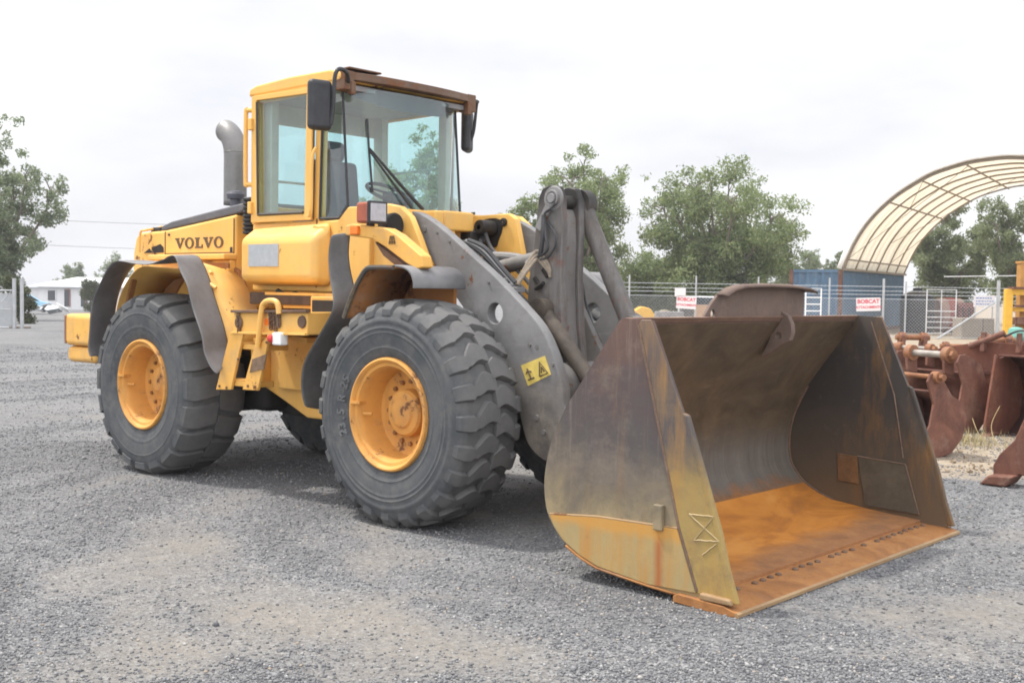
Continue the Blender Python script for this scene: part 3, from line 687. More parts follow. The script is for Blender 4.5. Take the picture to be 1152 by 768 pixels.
SIGNW = plain('sign_white', (.74, .70, .70), .5, .05, 0, 3, 0); SIGNR = plain('sign_red', (.62, .07, .10), .5, .1, 0, 3, 0); SIGNB = plain('sign_blue', (.18, .26, .50), .5, .1, 0, 3, 0)
def sign(label, px, z, w, hgt, lines, col, tilt=0.0):
    o = FA+FD*fx(px); nrm = np.array([FD[1], -FD[0], 0]); o = o+nrm*.05; o[2] = z
    t = thing('fence_sign', label, 'sign', o, FRZ, 'signs on the chain-link fence'); t.rotation_euler = (0, tilt, FRZ)
    m = MB(); m.box((0, 0, 0), (w, .012, hgt)); m.build('board', SIGNW, t)
    for i, (s, size) in enumerate(lines):
        vs, fs = textmesh(s, size, .002, size*.03); zc = hgt*(.5-(i+.5)/len(lines))*.86
        m = MB(); m.add([(a, -.011-c, b+zc) for a, b, c in vs], fs); m.build('lettering', col, t, smooth=0)
sign('left white sign reading bobcat attachments in red, beside the spill guard', 771, 1.32, .80, .52, (('BOBCAT', .19), ('ATTACHMENTS', .118)), SIGNR, .05)
sign('right white sign reading bobcat attachments in red, before the blue container', 975.5, 1.35, .98, .54, (('BOBCAT', .23), ('ATTACHMENTS', .145)), SIGNR, -.04)
sign('blank pale sign above the left red lettered sign', 764, 1.72, .44, .34, (), SIGNR)
q = G(1106, 50, 0); t = thing('yard_sign', 'white sign with faded blue lettering beside the thick fence post', 'sign', q, FRZ)
m = MB(); m.box((0, 0, 1.55), (.92, .02, .5)); m.build('board', SIGNW, t)
for i in range(3):
    m = MB(); r = random.Random(i); x = -.36
    while x < .34: w = .04+.09*r.random(); m.box((x+w/2, -.014, 1.68-.13*i), (w, .006, .055)); x += w+.03
    m.build('lettering', SIGNB, t)
for x in (-.38, .38): m = MB(); m.box((x, .03, .8), (.05, .04, 2.0)); m.build('post', GALV, t)

# ------------------------------------------------------------------ rusty attachments on the right
RA = rusty('attachment_rust', [(0, (.060, .028, .022)), (.4, (.135, .058, .041)), (.7, (.195, .088, .060)), (1, (.29, .165, .115))], 2.6, .5)
RB = rusty('attachment_rust_dark', [(0, (.06, .03, .026)), (.5, (.12, .052, .04)), (1, (.19, .085, .06))], 2.2, .5)
RR = rusty('attachment_red_rust', [(0, (.085, .032, .024)), (.5, (.155, .058, .038)), (1, (.23, .10, .06))], 2.0, .6)
RO = rusty('pin_boss_rust', [(0, (.14, .06, .035)), (.5, (.25, .11, .055)), (1, (.36, .19, .10))], 6, .3)
def digger(label, loc, rz, w, s, prof, mouth, boss, mat, name='digger_bucket', teeth=0, pinmat=STEEL, br=.075, pw=None, po=0.0):
    """an excavator bucket: side plates of outline prof in x (mouth side) - z, shell swept along its back"""
    t = thing(name, label, 'bucket', loc, rz)
    sc = lambda q: [(a*s, b*s) for a, b in q]
    th = .03
    for y0 in (-w/2, w/2-th):
        m = MB(); m.prism(sc(prof), 'y', y0, y0+th); m.build('side_plate', mat, t, bevel=.008)
    bk = sc(mouth); m = MB()
    m.strip([(a, -w/2+th+.003, z) for a, z in bk], [(a, w/2-th-.003, z) for a, z in bk]); m.build('shell', RB, t, solid=.025)
    if boss:
        bx, bz = boss[0]*s, boss[1]*s
        pw = pw or w
        for sg_ in (-1, 1):
            y0 = po+sg_*pw/2
            m = MB(); m.lathe([(-.045, .02), (-.045, br), (.045, br), (.045, .02)], (bx, y0, bz), 'y', 20); m.build('pin_boss', RO, t, bevel=.006)
            if pw < w-.1: m = MB(); m.prism([(bx-.10, bz-.26), (bx+.07, bz-.22), (bx+br*.9, bz), (bx-br*.7, bz+.03)], 'y', y0-.02, y0+.02); m.build('ear', mat, t, bevel=.006)
        m = MB(); m.tube([(bx, po-pw/2-.08, bz), (bx, po+pw/2+.08, bz)], br*.42, 14); m.build('pin', pinmat, t)
        m = MB(); m.lathe([(.05, .02), (.05, br*.6), (.10, br*.6), (.10, .0)], (bx, po+pw/2, bz), 'y', 6); m.build('pin_nut', RO, t)
    if teeth:
        ex, ez = bk[-1]
        for k in range(teeth):
            y = -w/2+.06+(w-.12)*k/(teeth-1)
            m = MB(); m.prism([(ex-.12, ez-.05), (ex-.12, ez+.06), (ex+.05, ez+.05), (ex+.24, ez-.01), (ex+.2, ez-.045)], 'y', y-.055, y+.055); m.build('tooth', RA, t, bevel=.012)
    return t
PROF = [(-.02, .90), (.06, .98), (.15, .97), (.19, .88), (.10, .62), (.14, .38), (.26, .16), (.20, .06), (.02, .0), (-.16, .04), (-.30, .20), (-.36, .42), (-.30, .62), (-.14, .72)]
MOUTH = [(-.10, .74), (-.30, .62), (-.36, .42), (-.30, .20), (-.16, .04), (.02, .012), (.22, .08)]
R90 = -math.pi/2
digger('narrow rusty trenching bucket nearest the loader bucket, thin pin at its top', (4.24, 5.32, 0), R90-.35, .58, .90, [(a*1.2, b) for a, b in PROF], [(a*1.2, b) for a, b in MOUTH], (.09, .93), RA, br=.06, pinmat=RO)
digger('wider rusty bucket with a shiny steel pin just behind the narrow one', (3.50, 7.62, 0), R90-.35, 1.0, 1.0, [(a*1.15, b) for a, b in PROF], [(a*1.15, b) for a, b in MOUTH], (.14, .96), RA, br=.10, pw=.58, po=.0)
PR2 = [(.02, .82), (.10, .86), (.30, .10), (.22, .0), (-.2, .0), (-.48, .16), (-.55, .45), (-.42, .74), (-.2, .84)]
MO2 = [(.06, .85), (-.2, .83), (-.42, .73), (-.54, .45), (-.47, .17), (-.2, .012), (.24, .012)]
digger('open rust red bucket with worn teeth at the right edge', (4.98, 7.55, .0), R90-.12, 1.5, 1.15, PR2, MO2, None, RR, teeth=4)
t = thing('mud_bucket', 'long rust red mud bucket with an arched back behind the pinned buckets', 'bucket', (3.55, 9.3, 0), .1)
m = MB(); pf = [(-1.15, 0), (1.35, 0), (1.35, .78), (.9, .95), (.35, 1.06), (-.1, 1.07), (-.6, .98), (-1.15, .80)]
m.prism(pf, 'y', 0, .04); m.build('back_plate', RR, t, bevel=.008)
m = MB(); m.box((.1, -.02, .66), (2.44, .03, .05)); m.build('stiffener', RR, t)
for x in (-1.15, 1.31): m = MB(); m.prism([(0.045, 0), (.9, 0), (.75, .5), (.045, .8)], 'x', x, x+.04); m.build('side_plate', RB, t)
m = MB(); m.box((.1, .5, .03), (2.4, .85, .03)); m.build('floor_plate', RB, t)
for x in (-.1, .35): m = MB(); m.prism([(-.15, .95), (.05, .95), (.0, 1.2), (-.1, 1.2)], 'x', x, x+.05); m.build('ear', RA, t)
m = MB(); m.tube([(-.25, -.1, 1.0), (.2, -.1, 1.2)], .04, 12); m.build('link_rod', RA, t)
m = MB(); m.tube(smoothpath([(.2, -.1, 1.15), (.45, -.2, 1.24), (.7, -.1, 1.1), (.95, 0, 1.0)]), .014, 6); m.build('hose', HOSE, t)
def linkbar(label, px, dep, zt, w, body, loc=None):
    q, rz = lot(px, dep, 0); t = thing('hitch_bracket', label, 'hitch', q, rz)
    m = MB(); m.prism([(-w*.8, 0), (w*.8, 0), (w*.8, zt-.28), (-w*.8, zt-.28)], 'y', 0, .5); m.build('base_box', body, t, bevel=.03)
    for s in (-1, 1):
        m = MB(); m.prism([(.05, zt-.3), (.45, zt-.3), (.32, zt+.02), (.2, zt+.06), (.12, zt)], 'x', s*w/2-.025, s*w/2+.025); m.build('ear', RA, t, bevel=.006)
        m = MB(); m.lathe([(-.05, .02), (-.05, .085), (.05, .085), (.05, .02)], (s*w/2, .22, zt-.03), 'x', 18); m.build('pin_boss', RO, t)
    m = MB(); m.tube([(-w/2-.1, .22, zt-.03), (w/2+.1, .22, zt-.03)], .045, 12); m.build('pin', RO, t)
linkbar('rusty hitch bracket with crossbar seen left of the arched mud bucket', 1032, 19, 1.02, .36, RB)
linkbar('rusty hitch bracket with crossbar beside the green fitting', 1129, 16, 1.10, .30, RB)
q, rz = lot(1004, 17, 0); t = thing('pin_stub', 'orange rusty boss showing just past the loader bucket corner', 'hitch', q, rz)
m = MB(); m.box((0, .2, .35), (.5, .4, .7)); m.build('base_box', RB, t, bevel=.02)
m = MB(); m.lathe([(-.12, .03), (-.12, .12), (.12, .12), (.12, .03)], (0, .1, .86), 'x', 20); m.box((0, .1, .74), (.18, .12, .16)); m.build('pin_boss', RO, t, bevel=.01)
q, rz = lot(1143, 18, 0); t = thing('green_fitting', 'small turquoise machine fitting at the right edge beyond the hitch', 'fitting', q, rz)
TEAL = plain('turquoise_paint', (.14, .36, .30), .5, .2, 0, 6)
m = MB(); m.box((0, 0, .5), (.5, .5, 1.0)); m.build('stand', RB, t, bevel=.02)
m = MB(); m.lathe([(0, .02), (0, .12), (.06, .14), (.2, .10), (.22, .02)], (0, 0, 1.0), 'z', 18); m.build('cap', TEAL, t, bevel=.015)
t = thing('ripper_shoe', 'rusty curved shoe end lowest at the right edge on the gravel', 'attachment', (5.6, 3.95, 0))
ol = XZ([(1170, 452), (1152, 470), (1141, 495), (1124, 511), (1117, 523), (1117, 539), (1130, 543), (1146, 534), (1170, 540), (1215, 534), (1215, 440)], 3.95)
ol = [(a-5.6, max(b, .02)) for a, b in ol]; m = MB(); m.prism(ol, 'y', 0, .07); m.build('side_plate', RA, t, bevel=.012)
m = MB(); m.prism([(a, b) for a, b in ((-.18, .0), (.05, .0), (.12, .10), (-.10, .09))], 'y', -.14, .16); m.build('foot', RA, t, bevel=.02)
m = MB(); m.prism([(.35, .05), (.75, .05), (.75, .75), (.45, .6)], 'y', .09, .8); m.build('shell', RB, t, bevel=.02)

digger('rusty bucket tucked behind the shiny-pinned one, only its dark lip and ear showing', (2.75, 8.9, 0), R90-.3, 1.3, 1.05, PR2, MO2, (.10, .92), RA, br=.07, pw=.5)
digger('rust red bucket farthest back at the right edge, beside the turquoise fitting', (5.05, 10.4, 0), R90-.15, 1.2, 1.1, PR2, MO2, (.10, .95), RR, br=.08, pw=.5)
linkbar('low rusty hitch bracket in front of the concrete block', 1085, 21, .80, .5, RR)
def grass_tuft():
    m = MB(); r = random.Random(5); c = np.array([4.05, 6.55, 0])
    for k in range(900):
        p = c+np.array([r.gauss(0, .36), r.gauss(0, .30), 0]); h = .06+.14*r.random(); a = r.random()*6.28; w = .004
        b = p+np.array([math.cos(a)*h*.6, math.sin(a)*h*.6, h]); s = np.array([-math.sin(a), math.cos(a), 0])*w
        p[2] = -.01
        m.add([p-s, p+s, b], [(0, 1, 2)])
    o = m.build('dry_grass', plain('dry_grass', (.34, .29, .15), .9, .3, 0, 2, 0), None, smooth=0); o['kind'] = 'stuff'; o['label'] = 'dry grass tuft on the sandy soil'
grass_tuft()
t = thing('weed_stalk', 'lone pale dry weed stalk by the rusty bucket plates', 'plant', (4.6, 6.6, 0))
for k, (dx, hh) in enumerate(((0, .46), (-.1, .30))):
    m = MB(); m.tube(smoothpath([(dx, 0, 0), (dx-.06-.05*k, 0, hh*.5), (dx+.02-.2*k, .02, hh)]), [.0045]*12+[.002], 5); m.build('stalk', plain('straw', (.50, .38, .20), .9, .15, 0, 5, 0), t)
def clods():
    m = MB(); r = random.Random(8)
    for k in range(260):
        d = 10.9+3.4*r.random(); px = 1030+150*r.random(); p = G(px, d); s = .008+.02*r.random()**3
        m.box(p+np.array([0, 0, s*.3]), (s*2, s*1.4, s), Matrix.Rotation(r.random()*6, 3, 'Z') @ Matrix.Rotation(r.random(), 3, 'X'))
    o = m.build('loose_clods', plain('clods', (.30, .235, .17), .95, .35, 0, 3), None, smooth=0); o['kind'] = 'stuff'; o['label'] = 'loose clods and stones on the sandy soil'
clods()

# ------------------------------------------------------------------ dusty air
hz = bpy.data.materials.new('dusty_air'); hz.use_nodes = True; ht = hz.node_tree; ht.nodes.remove(ht.nodes['Principled BSDF'])
pv = ht.nodes.new('ShaderNodeVolumePrincipled'); pv.inputs['Color'].default_value = (.93, .95, 1, 1); pv.inputs['Density'].default_value = .0007; pv.inputs['Anisotropy'].default_value = .2
ht.links.new(pv.outputs[0], ht.nodes['Material Output'].inputs['Volume'])
m = MB(); m.box((6, -1, 7.0), (1300, 1300, 18.5)); o = m.build('haze', hz, None, (6, -1, 7.0), smooth=0); o['kind'] = 'stuff'; o['label'] = 'thin dusty haze over the yard'
SC.cycles.volume_bounces = 0
# ------------------------------------------------------------------ the wheel loader
LR = (1.6, 0, 0)
L = thing('wheel_loader', 'big weathered yellow wheel loader with its rusty bucket lowered on the gravel', 'wheel loader', LR)
def LP(m, name, mat, parent=None, **k): return m.build(name, mat, parent or L, LR, **k)

# --- wheels -----------------------------------------------------
TP = [(-.225, .375), (-.262, .395), (-.283, .45), (-.296, .53), (-.300, .60), (-.294, .665), (-.276, .715), (-.240, .748), (-.15, .762), (0, .766)]
def tprof(ridges):
    base = np.array(TP); s = np.r_[0, np.cumsum(np.hypot(*np.diff(base, axis=0).T))]
    u = np.linspace(0, s[-1], 64); a = np.interp(u, s, base[:, 0]); r = np.interp(u, s, base[:, 1])
    for _ in range(2): a[1:-1] = (a[:-2]+2*a[1:-1]+a[2:])/4; r[1:-1] = (r[:-2]+2*r[1:-1]+r[2:])/4
    for R, wd, h in ridges:
        k = np.abs(r-R) < wd; a = np.where(k & (r < .73), a-h, a)
    left = list(zip(a, r)); return left, left+[(-x, y) for x, y in left[-2::-1]]
def lugs(m, left, n, path, halfw, h, off, taper=.8):
    """tread blocks: ribbons that follow the tyre's own profile"""
    A = np.array(left); s = np.r_[0, np.cumsum(np.hypot(*np.diff(A, axis=0).T))]
    nrm = np.gradient(A, axis=0); nrm = np.stack([-nrm[:, 1], nrm[:, 0]], 1); nrm /= np.linalg.norm(nrm, axis=1)[:, None]
    full = np.array(list(left)+[(-x, y) for x, y in left[-2::-1]]); S = np.r_[0, np.cumsum(np.hypot(*np.diff(full, axis=0).T))]
    g = np.gradient(full, axis=0); N = np.stack([-g[:, 1], g[:, 0]], 1); N /= np.linalg.norm(N, axis=1)[:, None]
    N = np.where((N*np.stack([full[:, 0]*0, full[:, 1]*0+1], 1)).sum(1)[:, None] < -.2, -N, N)
    smid = s[-1]
    for side in (0, 1):
        for i in range(n):
            th0 = 2*math.pi*(i+(.5 if side else 0)+random.uniform(-.03, .03))/n; rows = []; j1, j2, j3 = random.uniform(.82, 1.16), random.uniform(.90, 1.06), random.uniform(.80, 1.05)
            for (u, da, wf, hf) in path:
                da, wf, hf = da*j1, wf*j2*random.uniform(.95, 1.04), hf*j3
                d = u*smid; pa = np.interp(d, S, full[:, 0]); pr = np.interp(d, S, full[:, 1]); na = np.interp(d, S, N[:, 0]); nr = np.interp(d, S, N[:, 1])
                hh = h*hf; w = halfw*wf
                row = []
                for (q, e) in ((-1, -.006), (-taper, hh), (taper, hh), (1, -.006)):
                    th = th0+da+off*0+q*w; aa = pa+na*e; rr = pr+nr*e
                    if side: aa = -aa
                    row.append((rr*math.cos(th), aa, rr*math.sin(th)))
                rows.append(row)
            v = [p for r_ in rows for p in r_]; k = len(rows)
            fs = [(4*a+b, 4*a+b+1, 4*a+5+b, 4*a+4+b) for a in range(k-1) for b in range(3)]+[(0, 1, 2, 3), tuple(4*(k-1)+b for b in (3, 2, 1, 0))]
            if side: fs = [q[::-1] for q in fs]
            m.add(v, fs)
def make_wheel(name, front):
    rid = [(.465, .006, .004), (.565, .007, .004), (.60, .007, .005), (.655, .014, .006)] if front else [(.50, .006, .004), (.62, .010, .004)]
    left, prof = tprof(rid)
    r = MB()
    r.lathe([(-.215, .37), (-.262, .398), (-.284, .392), (-.290, .380), (-.282, .366), (-.262, .358), (-.258, .336), (-.235, .324), (-.215, .318), (-.06, .302), (-.045, .275), (-.045, .15), (-.045, .02)], (0, 0, 0), 'y', 72)
    r.lathe([(.05, .02), (.05, .28), (.2, .31), (.262, .39), (.215, .37)], (0, 0, 0), 'y', 48)
    w = r.build('wheel', YR, L, smooth=40)
    t = MB(); t.lathe(prof, (0, 0, 0), 'y', 120)
    if front:
        path = [(.52, .0, .86, .2), (.57, .0, .88, .55), (.64, .0, .92, .80), (.70, .0, .90, .95), (.735, .004, .62, .8), (.77, .030, .92, 1), (.82, .066, 1.08, 1), (.87, .090, 1.16, 1), (.92, .092, 1.15, 1), (.97, .075, 1.06, 1), (1.02, .05, .95, .95)]
        lugs(t, left, 24, path, .094, .041, 0, .74)
    else:
        path = [(.52, .0, .90, .3), (.58, .0, .95, .9), (.66, .0, 1, 1), (.76, .012, 1, 1), (.86, .03, 1, 1), (.95, .045, .97, 1), (.99, .05, .94, 1)]
        lugs(t, left, 20, path, .129, .038, 0, .90)
    # moulded size lettering on the sidewall
    if front:
        for k, ch in enumerate('23.5 R 25'):
            if ch == ' ': continue
            vs, fs = textmesh(ch, .088, .004, .003); a0 = math.radians(200-k*6.0)
            pr = .47; out = []
            for x, y, z in vs:
                rr = pr+y; th = a0-x/pr; out.append((rr*math.cos(th), float(np.interp(rr, [.40, .45, .53, .60], [-.262, -.283, -.296, -.300]))-.007-z, rr*math.sin(th)))
            t.add(out, fs, 1)
    zc = .785
    t.v = [(a, b, max(c, -zc-.004+.02*0)) for a, b, c in t.v]
    t.build('tyre', [TYRE, LETT], w, smooth=32)
    h = MB()
    h.lathe([(-.044, .17), (-.11, .165), (-.128, .15), (-.135, .11), (-.15, .095), (-.158, .06), (-.158, .0)] if front else [(-.044, .15), (-.09, .145), (-.10, .13), (-.11, .08), (-.125, .06), (-.125, .0)], (0, 0, 0), 'y', 40)
    h.build('hub', YR, w, smooth=30)
    bm = plain('dirty_bolts', (.26, .12, .04), .7, .4, 0, 20); nb = 16 if front else 14
    for k in range(nb):
        b = MB(); a = 2*math.pi*k/nb; b.lathe([(-.044, .017), (-.066, .016), (-.068, .0)], (.222*math.cos(a), 0, .222*math.sin(a)), 'y', 8); b.build('wheel_bolt', bm, w)
    v = MB(); v.beam((-.375, -.255, .06), (-.30, -.235, .06), .09, .02); v.tube([(-.30, -.23, -.02), (-.24, -.2, -.02)], .012, 6); v.build('valve', YR, w)
    return w
ZC = .785
wf = make_wheel('wheel', True); wf.location = (3.2-1.6, -.972, ZC)
wr = make_wheel('wheel', False); wr.location = (0-1.6, -.972, ZC)
for w, x in ((wf, 3.2), (wr, 0)):
    c = w.copy(); COL.objects.link(c); c.parent = L; c.location = (x-1.6, .972, ZC); c.rotation_euler = (0, 0, math.pi)
    for g in w.children: e = g.copy(); COL.objects.link(e); e.parent = c
m = MB(); m.lathe([(-.7, .16), (-.35, .2), (-.25, .3), (.25, .3), (.35, .2), (.7, .16)], (0, 0, ZC), 'y', 24); m.lathe([(-.7, .16), (-.35, .2), (-.25, .3), (.25, .3), (.35, .2), (.7, .16)], (3.2, 0, ZC), 'y', 24); m.box((1.6, 0, ZC), (2.6, .12, .12)); LP(m, 'axle', GREASE)

# --- rear frame, counterweight, hood ------------------------------
m = MB()
pl = [(-1.10, -1.12), (-1.10, 1.12), (-1.45, 1.12), (-1.62, 1.05), (-1.73, .85), (-1.73, -.85), (-1.71, -1.0), (-1.66, -1.10), (-1.58, -1.13)]
m.prism(pl, 'z', 1.06, 1.365); pl2 = [(a*.985+.0, b*.985) for a, b in pl]; m.prism(pl2, 'z', .90, 1.052)
cw = LP(m, 'counterweight', YW, bevel=.05, seg=3)
m = MB(); m.box((-1.735, 0, 1.2), (.04, 1.66, .26)); m.prism([(-1.58, -1.138), (-1.665, -1.108), (-1.718, -1.005), (-1.738, -.85), (-1.72, -.85), (-1.70, -1.0), (-1.65, -1.09), (-1.58, -1.12)], 'z', 1.075, 1.35); LP(m, 'bumper_strip', plain('bumper_rust', (.22, .11, .075), .7, .35), bevel=.01)
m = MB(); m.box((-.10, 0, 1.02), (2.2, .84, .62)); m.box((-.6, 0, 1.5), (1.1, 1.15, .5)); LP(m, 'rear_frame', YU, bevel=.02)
m = MB(); BEL = XZ([(298, 376), (298, 436), (325, 455), (345, 470), (362, 472), (420, 470), (420, 376)], -.6); m.prism(BEL, 'y', -.6, .6); LP(m, 'belly_tank', Y, bevel=.02)
m = MB(); m.box((1.15, 0, .78), (.7, .7, .5)); m.box((2.35, 0, .85), (1.6, .62, .62)); LP(m, 'articulation_joint', BLK2, bevel=.03)
m = MB(); m.box((.62, -.45, .82), (.55, .25, .5)); LP(m, 'fuel_tank', BLK2, bevel=.05)
HS = [(-1.20, 1.45), (-1.27, 1.80), (-1.262, 1.97), (-1.215, 2.12), (-1.15, 2.165), (-.70, 2.177), (.46, 2.292), (.46, 1.45)]
m = MB(); m.prism(HS, 'y', -.60, .60); hood = LP(m, 'engine_hood', Y, bevel=.03, seg=3)
m = MB(); m.prism([(-.82, 2.165), (-.66, 2.185), (.50, 2.305), (.60, 2.36), (.60, 2.40), (.46, 2.385), (-.62, 2.262), (-.78, 2.225)], 'y', -.575, .575); m.box((.62, 0, 2.34), (.1, .9, .12)); LP(m, 'hood_top', HOODTOP, bevel=.025, seg=3)
m = MB(); m.box((-1.0, -.1, 2.18), (.30, .75, .05)); m.box((-.94, -.45, 2.195), (.16, .2, .04)); LP(m, 'rear_grille_top', BLACK, bevel=.01)
m = MB(); m.prism(XZ([(162, 284.5), (168, 279.5), (171, 284.5)], -.605), 'y', -.606, -.60); m.prism(XZ([(170.5, 279), (180, 274.5), (183.5, 278), (184, 284), (173, 284.5)], -.605), 'y', -.606, -.60); LP(m, 'side_vent', BLK2)
m = MB(); m.tube(smoothpath([P(157, 284, 'y', -.66), P(158, 262, 'y', -.66), P(164, 259, 'y', -.64), P(176, 257, 'y', -.5), P(182, 255, 'y', -.4)], 4), .012, 6); LP(m, 'rear_handrail', Y)
m = MB(); x = XZ([(186, 262), (186, 284)], -.6)[0][0]
m.box((x, -.601, 2.04), (.012, .006, .25)); LP(m, 'panel_seam', LETTER)
m = MB(); m.box((-.15, -.66, 1.915), (1.25, .14, .05)); m.prism([(-.1, 1.55), (.47, 1.60), (.47, 1.888), (.20, 1.888)], 'y', -.66, -.602); LP(m, 'hood_ledge', Y, bevel=.012)
m = MB(); m.box((.22, -.672, 1.76), (.5, .02, .20)); LP(m, 'recess_panel', YU)
# lettering on the hood, slab serifs drawn as plates
def letter_V(x, w, h, s):
    return [[(x, h), (x, h-.14*h), (x+.10*w, h-.14*h), (x+.44*w, 0), (x+.56*w, 0), (x+.90*w, h-.14*h), (x+w, h-.14*h), (x+w, h), (x+.64*w, h), (x+.64*w, h-.14*h), (x+.72*w, h-.14*h), (x+.55*w, .34*h), (x+.37*w, h-.14*h), (x+.45*w, h-.14*h), (x+.45*w, h)]]
def letter_L(x, w, h, s):
    return [[(x, 0), (x+w, 0), (x+w, .36*h), (x+.87*w, .36*h), (x+.80*w, .15*h), (x+.47*w, .15*h), (x+.47*w, .86*h), (x+.60*w, .86*h), (x+.60*w, h), (x, h), (x, .86*h), (x+.14*w, .86*h), (x+.14*w, .14*h), (x, .14*h)]]
m = MB(); LW, LH = .150, .098; bx, bz = -.505, 2.000
def put(polys, slope=.0):
    for p in polys: m.prism([(a+bx, b+bz+slope*a) for a, b in p], 'y', -.6045, -.6005)
def ring(x, w, h):
    n = 28; vs = []; 
    for k in range(n):
        a = 2*math.pi*k/n
        for (rx, rz) in ((.5, .54), (.26, .40)):
            vs.append((bx+x+w*(.5+rx*math.cos(a)), bz+h*(.5+rz*math.sin(a))))
    V = [(p[0], -.6045, p[1]) for p in vs]+[(p[0], -.6005, p[1]) for p in vs]; fs = []
    for k in range(n):
        j = (k+1) % n; a, b, c, d = 2*k, 2*k+1, 2*j+1, 2*j; N = 2*n
        fs += [(a, d, c, b), (a, a+N, d+N, d), (b, c, c+N, b+N)]
    m.add(V, fs)
put(letter_V(0, LW*1.06, LH, 0)); ring(.165, LW, LH); put(letter_L(.330, LW*.86, LH, 0)); put(letter_V(.465, LW*1.06, LH, 0)); ring(.635, LW, LH)
LP(m, 'hood_lettering', LETTER, smooth=0)
# exhaust stack, pre-cleaner
bp = P(264.5, 231, 'y', -.02)
m = MB(); pts = smoothpath([bp, bp+[0, 0, .3], bp+[0, 0, .50], bp+[-.02, 0, .59], bp+[-.065, 0, .665], bp+[-.13, 0, .715], bp+[-.185, 0, .735]], 5)
m.tube(pts, [.104]*(len(pts)-3)+[.103, .098, .094], 28, False); LP(m, 'exhaust_pipe', EXH, solid=.006, off=1)
m = MB(); m.lathe([(0, .106), (.012, .113), (.024, .106)], bp+[0, 0, .50], 'z', 28); LP(m, 'exhaust_clamp', EXH)
pc = P(265, 220, 'y', -.3)
m = MB(); m.lathe([(-.16, .05), (-.02, .05)], pc, 'z', 16); m.lathe([(-.03, .02), (-.03, .078), (.01, .085), (.035, .07), (.045, .02), (.045, 0)], pc, 'z', 24); LP(m, 'air_precleaner', plain('precleaner_grey', (.09, .09, .11), .5, .2))
m = MB(); hx = P(279, 230, 'y', -.62)
for k in range(9): m.lathe([(-.018, .045), (-.008, .06), (.008, .06), (.018, .045)], (hx[0]-.06, -.56, 2.13+.036*k), 'z', 14)
LP(m, 'intake_hose', BLACK)

# --- rear fenders -------------------------------------------------
def fender(s):
    yo, ym, yi = -1.31*s, -1.0*s, -.60*s
    prof = [(-.86, .98), (-.875, 1.12), (-.85, 1.36), (-.73, 1.62), (-.46, 1.835), (-.10, 1.845), (.24, 1.835), (.36, 1.87), (.47, 1.90), (.58, 1.86), (.70, 1.71), (.80, 1.52), (.93, 1.29), (1.0, 1.10)]
    pr = smoothpath([(a, 0, b) for a, b in prof], 4)
    def wob(k, e): return np.array([.012*math.sin(k*.9+e*2), 0, .012*math.cos(k*.7+e)])
    A = [np.array([p[0]+.06, yo, p[2]])+wob(k, 1) for k, p in enumerate(pr)]; B = [np.array([p[0], (yo+ym)/2, p[2]+.012])+wob(k, 0)*.4 for k, p in enumerate(pr)]; C = [np.array([p[0]-.03, ym, p[2]+.02]) for p in pr]
    A += [np.array([1.10, yo+.03*s, .98]), np.array([1.17, yo+.06*s, .93])]; B += [np.array([1.09, (yo+ym)/2, 1.02]), np.array([1.12, (yo+ym)/2-.04*s, .97])]; C += [np.array([1.05, ym, 1.12]), np.array([1.07, ym-.05*s, 1.06])]
    m = MB(); n = len(A); m.add(A+B+C, [(i, i+1, n+i+1, n+i) for i in range(n-1)]+[(n+i, n+i+1, 2*n+i+1, 2*n+i) for i in range(n-1)])
    LP(m, 'fender_rubber', RUBL, solid=.014, smooth=50, sub=1)
    dz = lambda p: -.13*max(0, min(1, (p[2]-1.35)/.45))
    D = [np.array([p[0]-.03, ym, p[2]+.004+dz(p)*.3]) for p in pr[8:-2]]; E_ = [np.array([p[0]-.03, yi, p[2]+.004+dz(p)]) for p in pr[8:-2]]
    m = MB(); m.strip(D, E_); f = LP(m, 'rear_fender', Y, solid=.012, smooth=40)
    m = MB(); m.prism([(-.82, 1.0), (-.72, 1.55), (-.45, 1.80), (.4, 1.84), (.52, 1.80), (.88, 1.25), (.82, 1.2), (.45, 1.72), (-.35, 1.70), (-.66, 1.4), (-.72, 1.0)], 'y', yi-.02*s, yi+.02*s); LP(m, 'fender_web', YU, f)
    m = MB(); m.beam((-.55, ym, 1.70), (-.73, ym, 1.30), .05, .03); LP(m, 'fender_bracket', YU, f)
fender(1); fender(-1)
m = MB(); m.tube(smoothpath([P(226, 303, 'y', -.99), P(230, 314, 'y', -1.02), P(243, 324, 'y', -1.0)], 4), .016, 8); m.tube(smoothpath([P(228, 300, 'y', -.93), P(238, 308, 'y', -.95)], 3), .02, 8); LP(m, 'fender_handle', Y)

# --- ladder and side box -------------------------------------------
m = MB(); m.prism(XZ([(262, 351), (346, 351), (345, 377), (262, 374)], -1.15), 'y', -1.15, -.62); box = LP(m, 'battery_box', Y, bevel=.012)
m = MB(); a, b = P(262, 350, 'y', -1.16), P(347, 350, 'y', -1.16); m.beam(a, b, .05, .022); LP(m, 'box_rail', BROWN, bevel=.004)
m = MB(); a, b = P(262, 374, 'y', -1.16), P(345, 376, 'y', -1.16); m.beam(a, b, .04, .018); LP(m, 'box_flange', Y, bevel=.003)
for q in ((269, 363), (340, 362)):
    m = MB(); p = P(*q, 'y', -1.155); m.lathe([(-.012, .0), (-.012, .045), (.0, .05)], p, 'y', 12); LP(m, 'latch', BROWN)
m = MB()
for pl_ in ([(261, 374), (276, 374), (262, 438), (245, 438)], [(288, 391), (305, 378), (292, 439), (275, 438)]):
    m.prism(XZ(pl_, -1.15), 'y', -1.17, -1.145)
LP(m, 'ladder_rail', YW, bevel=.004)
